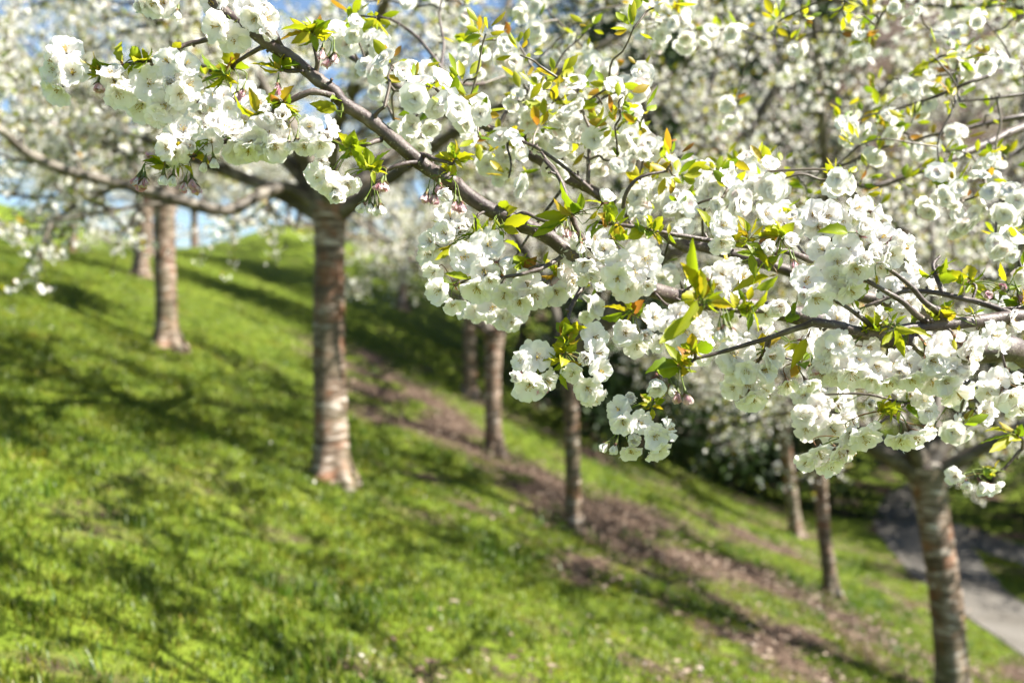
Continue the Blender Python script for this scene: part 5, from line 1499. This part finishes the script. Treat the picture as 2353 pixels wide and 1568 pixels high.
def mid_flower(seed):
    r = np.random.default_rng(seed)
    V = []; Fq = []
    for n, L, a0, a1, ph in ((6, 0.52, 0.75, 1.45, 0.0), (5, 0.42, 0.45, 0.95, 0.4), (4, 0.33, 0.25, 0.6, 0.9)):
        for k in range(n):
            az = 2 * math.pi * k / n + ph + r.normal(0, 0.15)
            er = np.array((math.cos(az), math.sin(az), 0)); es = np.array((-math.sin(az), math.cos(az), 0)); ez = np.array((0, 0, 1.0))
            l = L * r.uniform(0.9, 1.1); b1 = a1 + r.normal(0, 0.15)
            p1 = er * l * 0.55 * math.sin(a0) + ez * l * 0.55 * math.cos(a0)
            p2 = p1 + er * l * 0.45 * math.sin(b1) + ez * l * 0.45 * math.cos(b1)
            w = l * 0.5; j = r.normal(0, 0.03)
            i = len(V)
            V += [np.zeros(3) - es * 0.03, np.zeros(3) + es * 0.03, p1 + es * w + ez * 0.05, p1 - es * w + ez * 0.05 + er * j, p2 + es * w * 0.55 + ez * j, p2 - es * w * 0.5]
            Fq += [(i, i + 1, i + 2, i + 3), (i + 3, i + 2, i + 4, i + 5)]
    return np.array(V), np.array(Fq)


MIDF = [mid_flower(i) for i in range(5)]
MV = []
for u, w in ((0, 0.03), (0.25, 0.17), (0.5, 0.23), (0.75, 0.17), (1.0, 0.01)):
    c = 0.22 * u * u
    MV += [(-w, c + w * 0.45, u), (0, c, u), (w, c + w * 0.45, u)]
MIDL = (np.array(MV), np.array([(3 * i + j, 3 * i + j + 1, 3 * i + j + 4, 3 * i + j + 3) for i in range(4) for j in range(2)]))
SW = [WOOD]


def soft_join(spur, thick=0.0032):
    """side twig from the nearest wood already there, so that twigs fork instead of fanning out"""
    allw = np.concatenate(SW)
    dd = np.linalg.norm(allw - spur, axis=1) + 0.35 * np.maximum(0, spur[0] - allw[:, 0])
    w = allw[int(np.argmin(dd))]
    L = np.linalg.norm(spur - w)
    if L < 0.004:
        return
    mid1 = w * 0.65 + spur * 0.35 + rng.normal(0, 0.05 * L, 3) + (0, 0, 0.06 * L)
    mid2 = w * 0.3 + spur * 0.7 + rng.normal(0, 0.05 * L, 3) + (0, 0, 0.04 * L)
    pth = smooth_path([w, mid1, mid2, spur], 12)
    tube(soft_tw, pth, np.linspace(thick, thick * 0.6, 12), 5)
    SW.append(pth[3:])



mid_pos = [[] for _ in range(5)]; mid_dir = [[] for _ in range(5)]; mid_sc = [[] for _ in range(5)]
for z, d0, fd, blobs in SOFT:
    for bx, by, br in blobs:
        if (z in (4, 5) and rng.uniform() < 0.35) or (d0 > 2.4 and rng.uniform() < 0.22):
            continue
        d = d0 * rng.uniform(0.95, 1.07)
        px, py = zp(z, bx, by); rp = br * zs(z)
        spur = P(px + rng.normal(0, 6), py - rp * 0.5, d + 0.03)
        soft_join(spur)
        flower_px = 0.047 / d * F
        n = int(np.clip(round(1.0 + 1.5 * (2 * rp / flower_px) ** 1.5), 2, 8))
        for k in range(n):
            a = rng.uniform(0, 6.28); rr = rp * math.sqrt(rng.uniform(0, 1)) * 0.95
            q = P(px + rr * math.cos(a), py + rr * math.sin(a), d - 0.03 * (1 - (rr / max(rp, 1)) ** 2) + rng.normal(0, 0.015))
            v = (rr / max(rp, 1)) * 0.8
            ax = unit((v * math.cos(a) + rng.normal(0, 0.25), -0.75 + rng.normal(0, 0.2), -v * math.sin(a) - 0.15 + rng.normal(0, 0.25)))
            i = int(rng.integers(5))
            mid_pos[i].append(q); mid_dir[i].append(ax); mid_sc[i].append(0.050 * rng.uniform(0.7, 1.2))
        nl = int(rng.integers(1, 6))
        dl = rng.normal(0, 1, (nl, 3)); dl[:, 2] = np.abs(dl[:, 2]) * 0.8
        stamp(soft_lf, MIDL[0], MIDL[1], np.repeat(spur[None], nl, 0) + dl * 0.01 - (0, 0.02, 0), rot_to(dl, rng.uniform(0, 6.28, nl)), rng.uniform(0.02, 0.044, nl))
# bronze and green leaf sprays between the soft flower heads
for z, d0, spots in ((2, 2.0, [(120, 110), (270, 120), (1000, 230), (950, 270), (850, 560), (1380, 600), (1480, 520), (1640, 560), (1780, 700), (1870, 840), (1680, 1000), (1290, 890), (950, 920), (1220, 1080), (2180, 1150), (2270, 1180), (2100, 1210), (1700, 190), (1990, 190), (1230, 370), (1920, 650), (2060, 760), (1440, 700), (1890, 730), (680, 540), (640, 640), (2130, 50), (1080, 940), (1350, 850), (2240, 1100)]),
                     (3, 2.5, [(1130, 70), (1180, 30), (1330, 90), (1760, 390), (1830, 440), (1900, 400), (1830, 650), (1870, 670), (1380, 740), (1600, 820), (1370, 620), (1480, 900), (1820, 1020), (2120, 770), (1240, 980), (1540, 1230), (2240, 1070), (340, 220), (700, 150), (870, 130), (60, 1130), (30, 1200), (340, 1090), (430, 1100), (720, 1100), (890, 1250), (900, 1300), (1330, 220), (2080, 60), (2270, 30), (580, 1340), (680, 1400), (1250, 1230)])):
    for sx, sy in spots:
        sp = P(*zp(z, sx, sy), d0 * rng.uniform(0.9, 1.1))
        nl = int(rng.integers(6, 12))
        dl = rng.normal(0, 1, (nl, 3)); dl[:, 2] += 0.3
        stamp(soft_lf, MIDL[0], MIDL[1], np.repeat(sp[None], nl, 0) + dl * 0.012, rot_to(dl, rng.uniform(0, 6.28, nl)), rng.uniform(0.02, 0.044, nl))
        soft_join(sp, 0.0026)
for i in range(5):
    stamp(soft_bl, MIDF[i][0], MIDF[i][1], np.array(mid_pos[i]) - NF, rot_to(np.array(mid_dir[i]), rng.uniform(0, 6.28, len(mid_pos[i]))), np.array(mid_sc[i]))
for m_ in (soft_lf, soft_tw):
    for a_ in m_.v:
        a_ -= NF
crown = link('crown', soft_tw.mesh('fine_twigs', [M['twig']]), near, kind='stuff')
link('blossom', soft_bl.mesh('blossom', [M['petal_far']]), crown, kind='stuff')
link('young_leaves', soft_lf.mesh('young_leaves', [M['leaf_far']]), crown, kind='stuff')
# boughs of the same tree that arch over the slope above the picture and dapple the grass
high = []
for pl, r0 in (([(2.55, 2.7, 1.6), (2.2, 3.3, 2.7), (1.6, 4.2, 3.7), (0.6, 5.2, 4.3), (-0.4, 6.0, 4.7)], 0.024), ([(2.6, 2.8, 1.6), (2.2, 4.5, 3.3), (1.5, 6.0, 4.3), (0.8, 7.3, 5.0)], 0.022),
               ([(2.6, 2.6, 1.6), (1.9, 3.2, 3.1), (1.0, 3.7, 3.9), (0.0, 4.1, 4.3), (-1.0, 4.6, 4.6)], 0.02)):
    pts = smooth_path([nfork - NF - (0, 0, 0.05)] + [np.array(q) - NF for q in pl], 26)
    high.append((pts, r0, 0.008))
    link('limb', limb_mesh(rng, pts, r0, 0.008).mesh('limb', [M['limb']]), near)
hb, ht, hf, hl = crown_geometry(np.random.default_rng(8), high, per=4, start=0.4, l2_len=(0.6, 1.3), twig_step=0.1)
hc = link('upper_crown', hb.mesh('branches', [M['limb']]), near, kind='stuff')
link('twigs', ht.mesh('twigs', [M['twig']]), hc, kind='stuff')
link('blossom', hf.mesh('blossom', [M['petal_far']]), hc, kind='stuff')
link('young_leaves', hl.mesh('young_leaves', [M['leaf_far']]), hc, kind='stuff')
link('small_leaves', SMALL_MB.mesh('small_leaves', [M['leaf_far']]), near, kind='stuff')
print('NEAR COUNTS', COUNT, 'soft flowers', sum(len(a) for a in mid_pos))
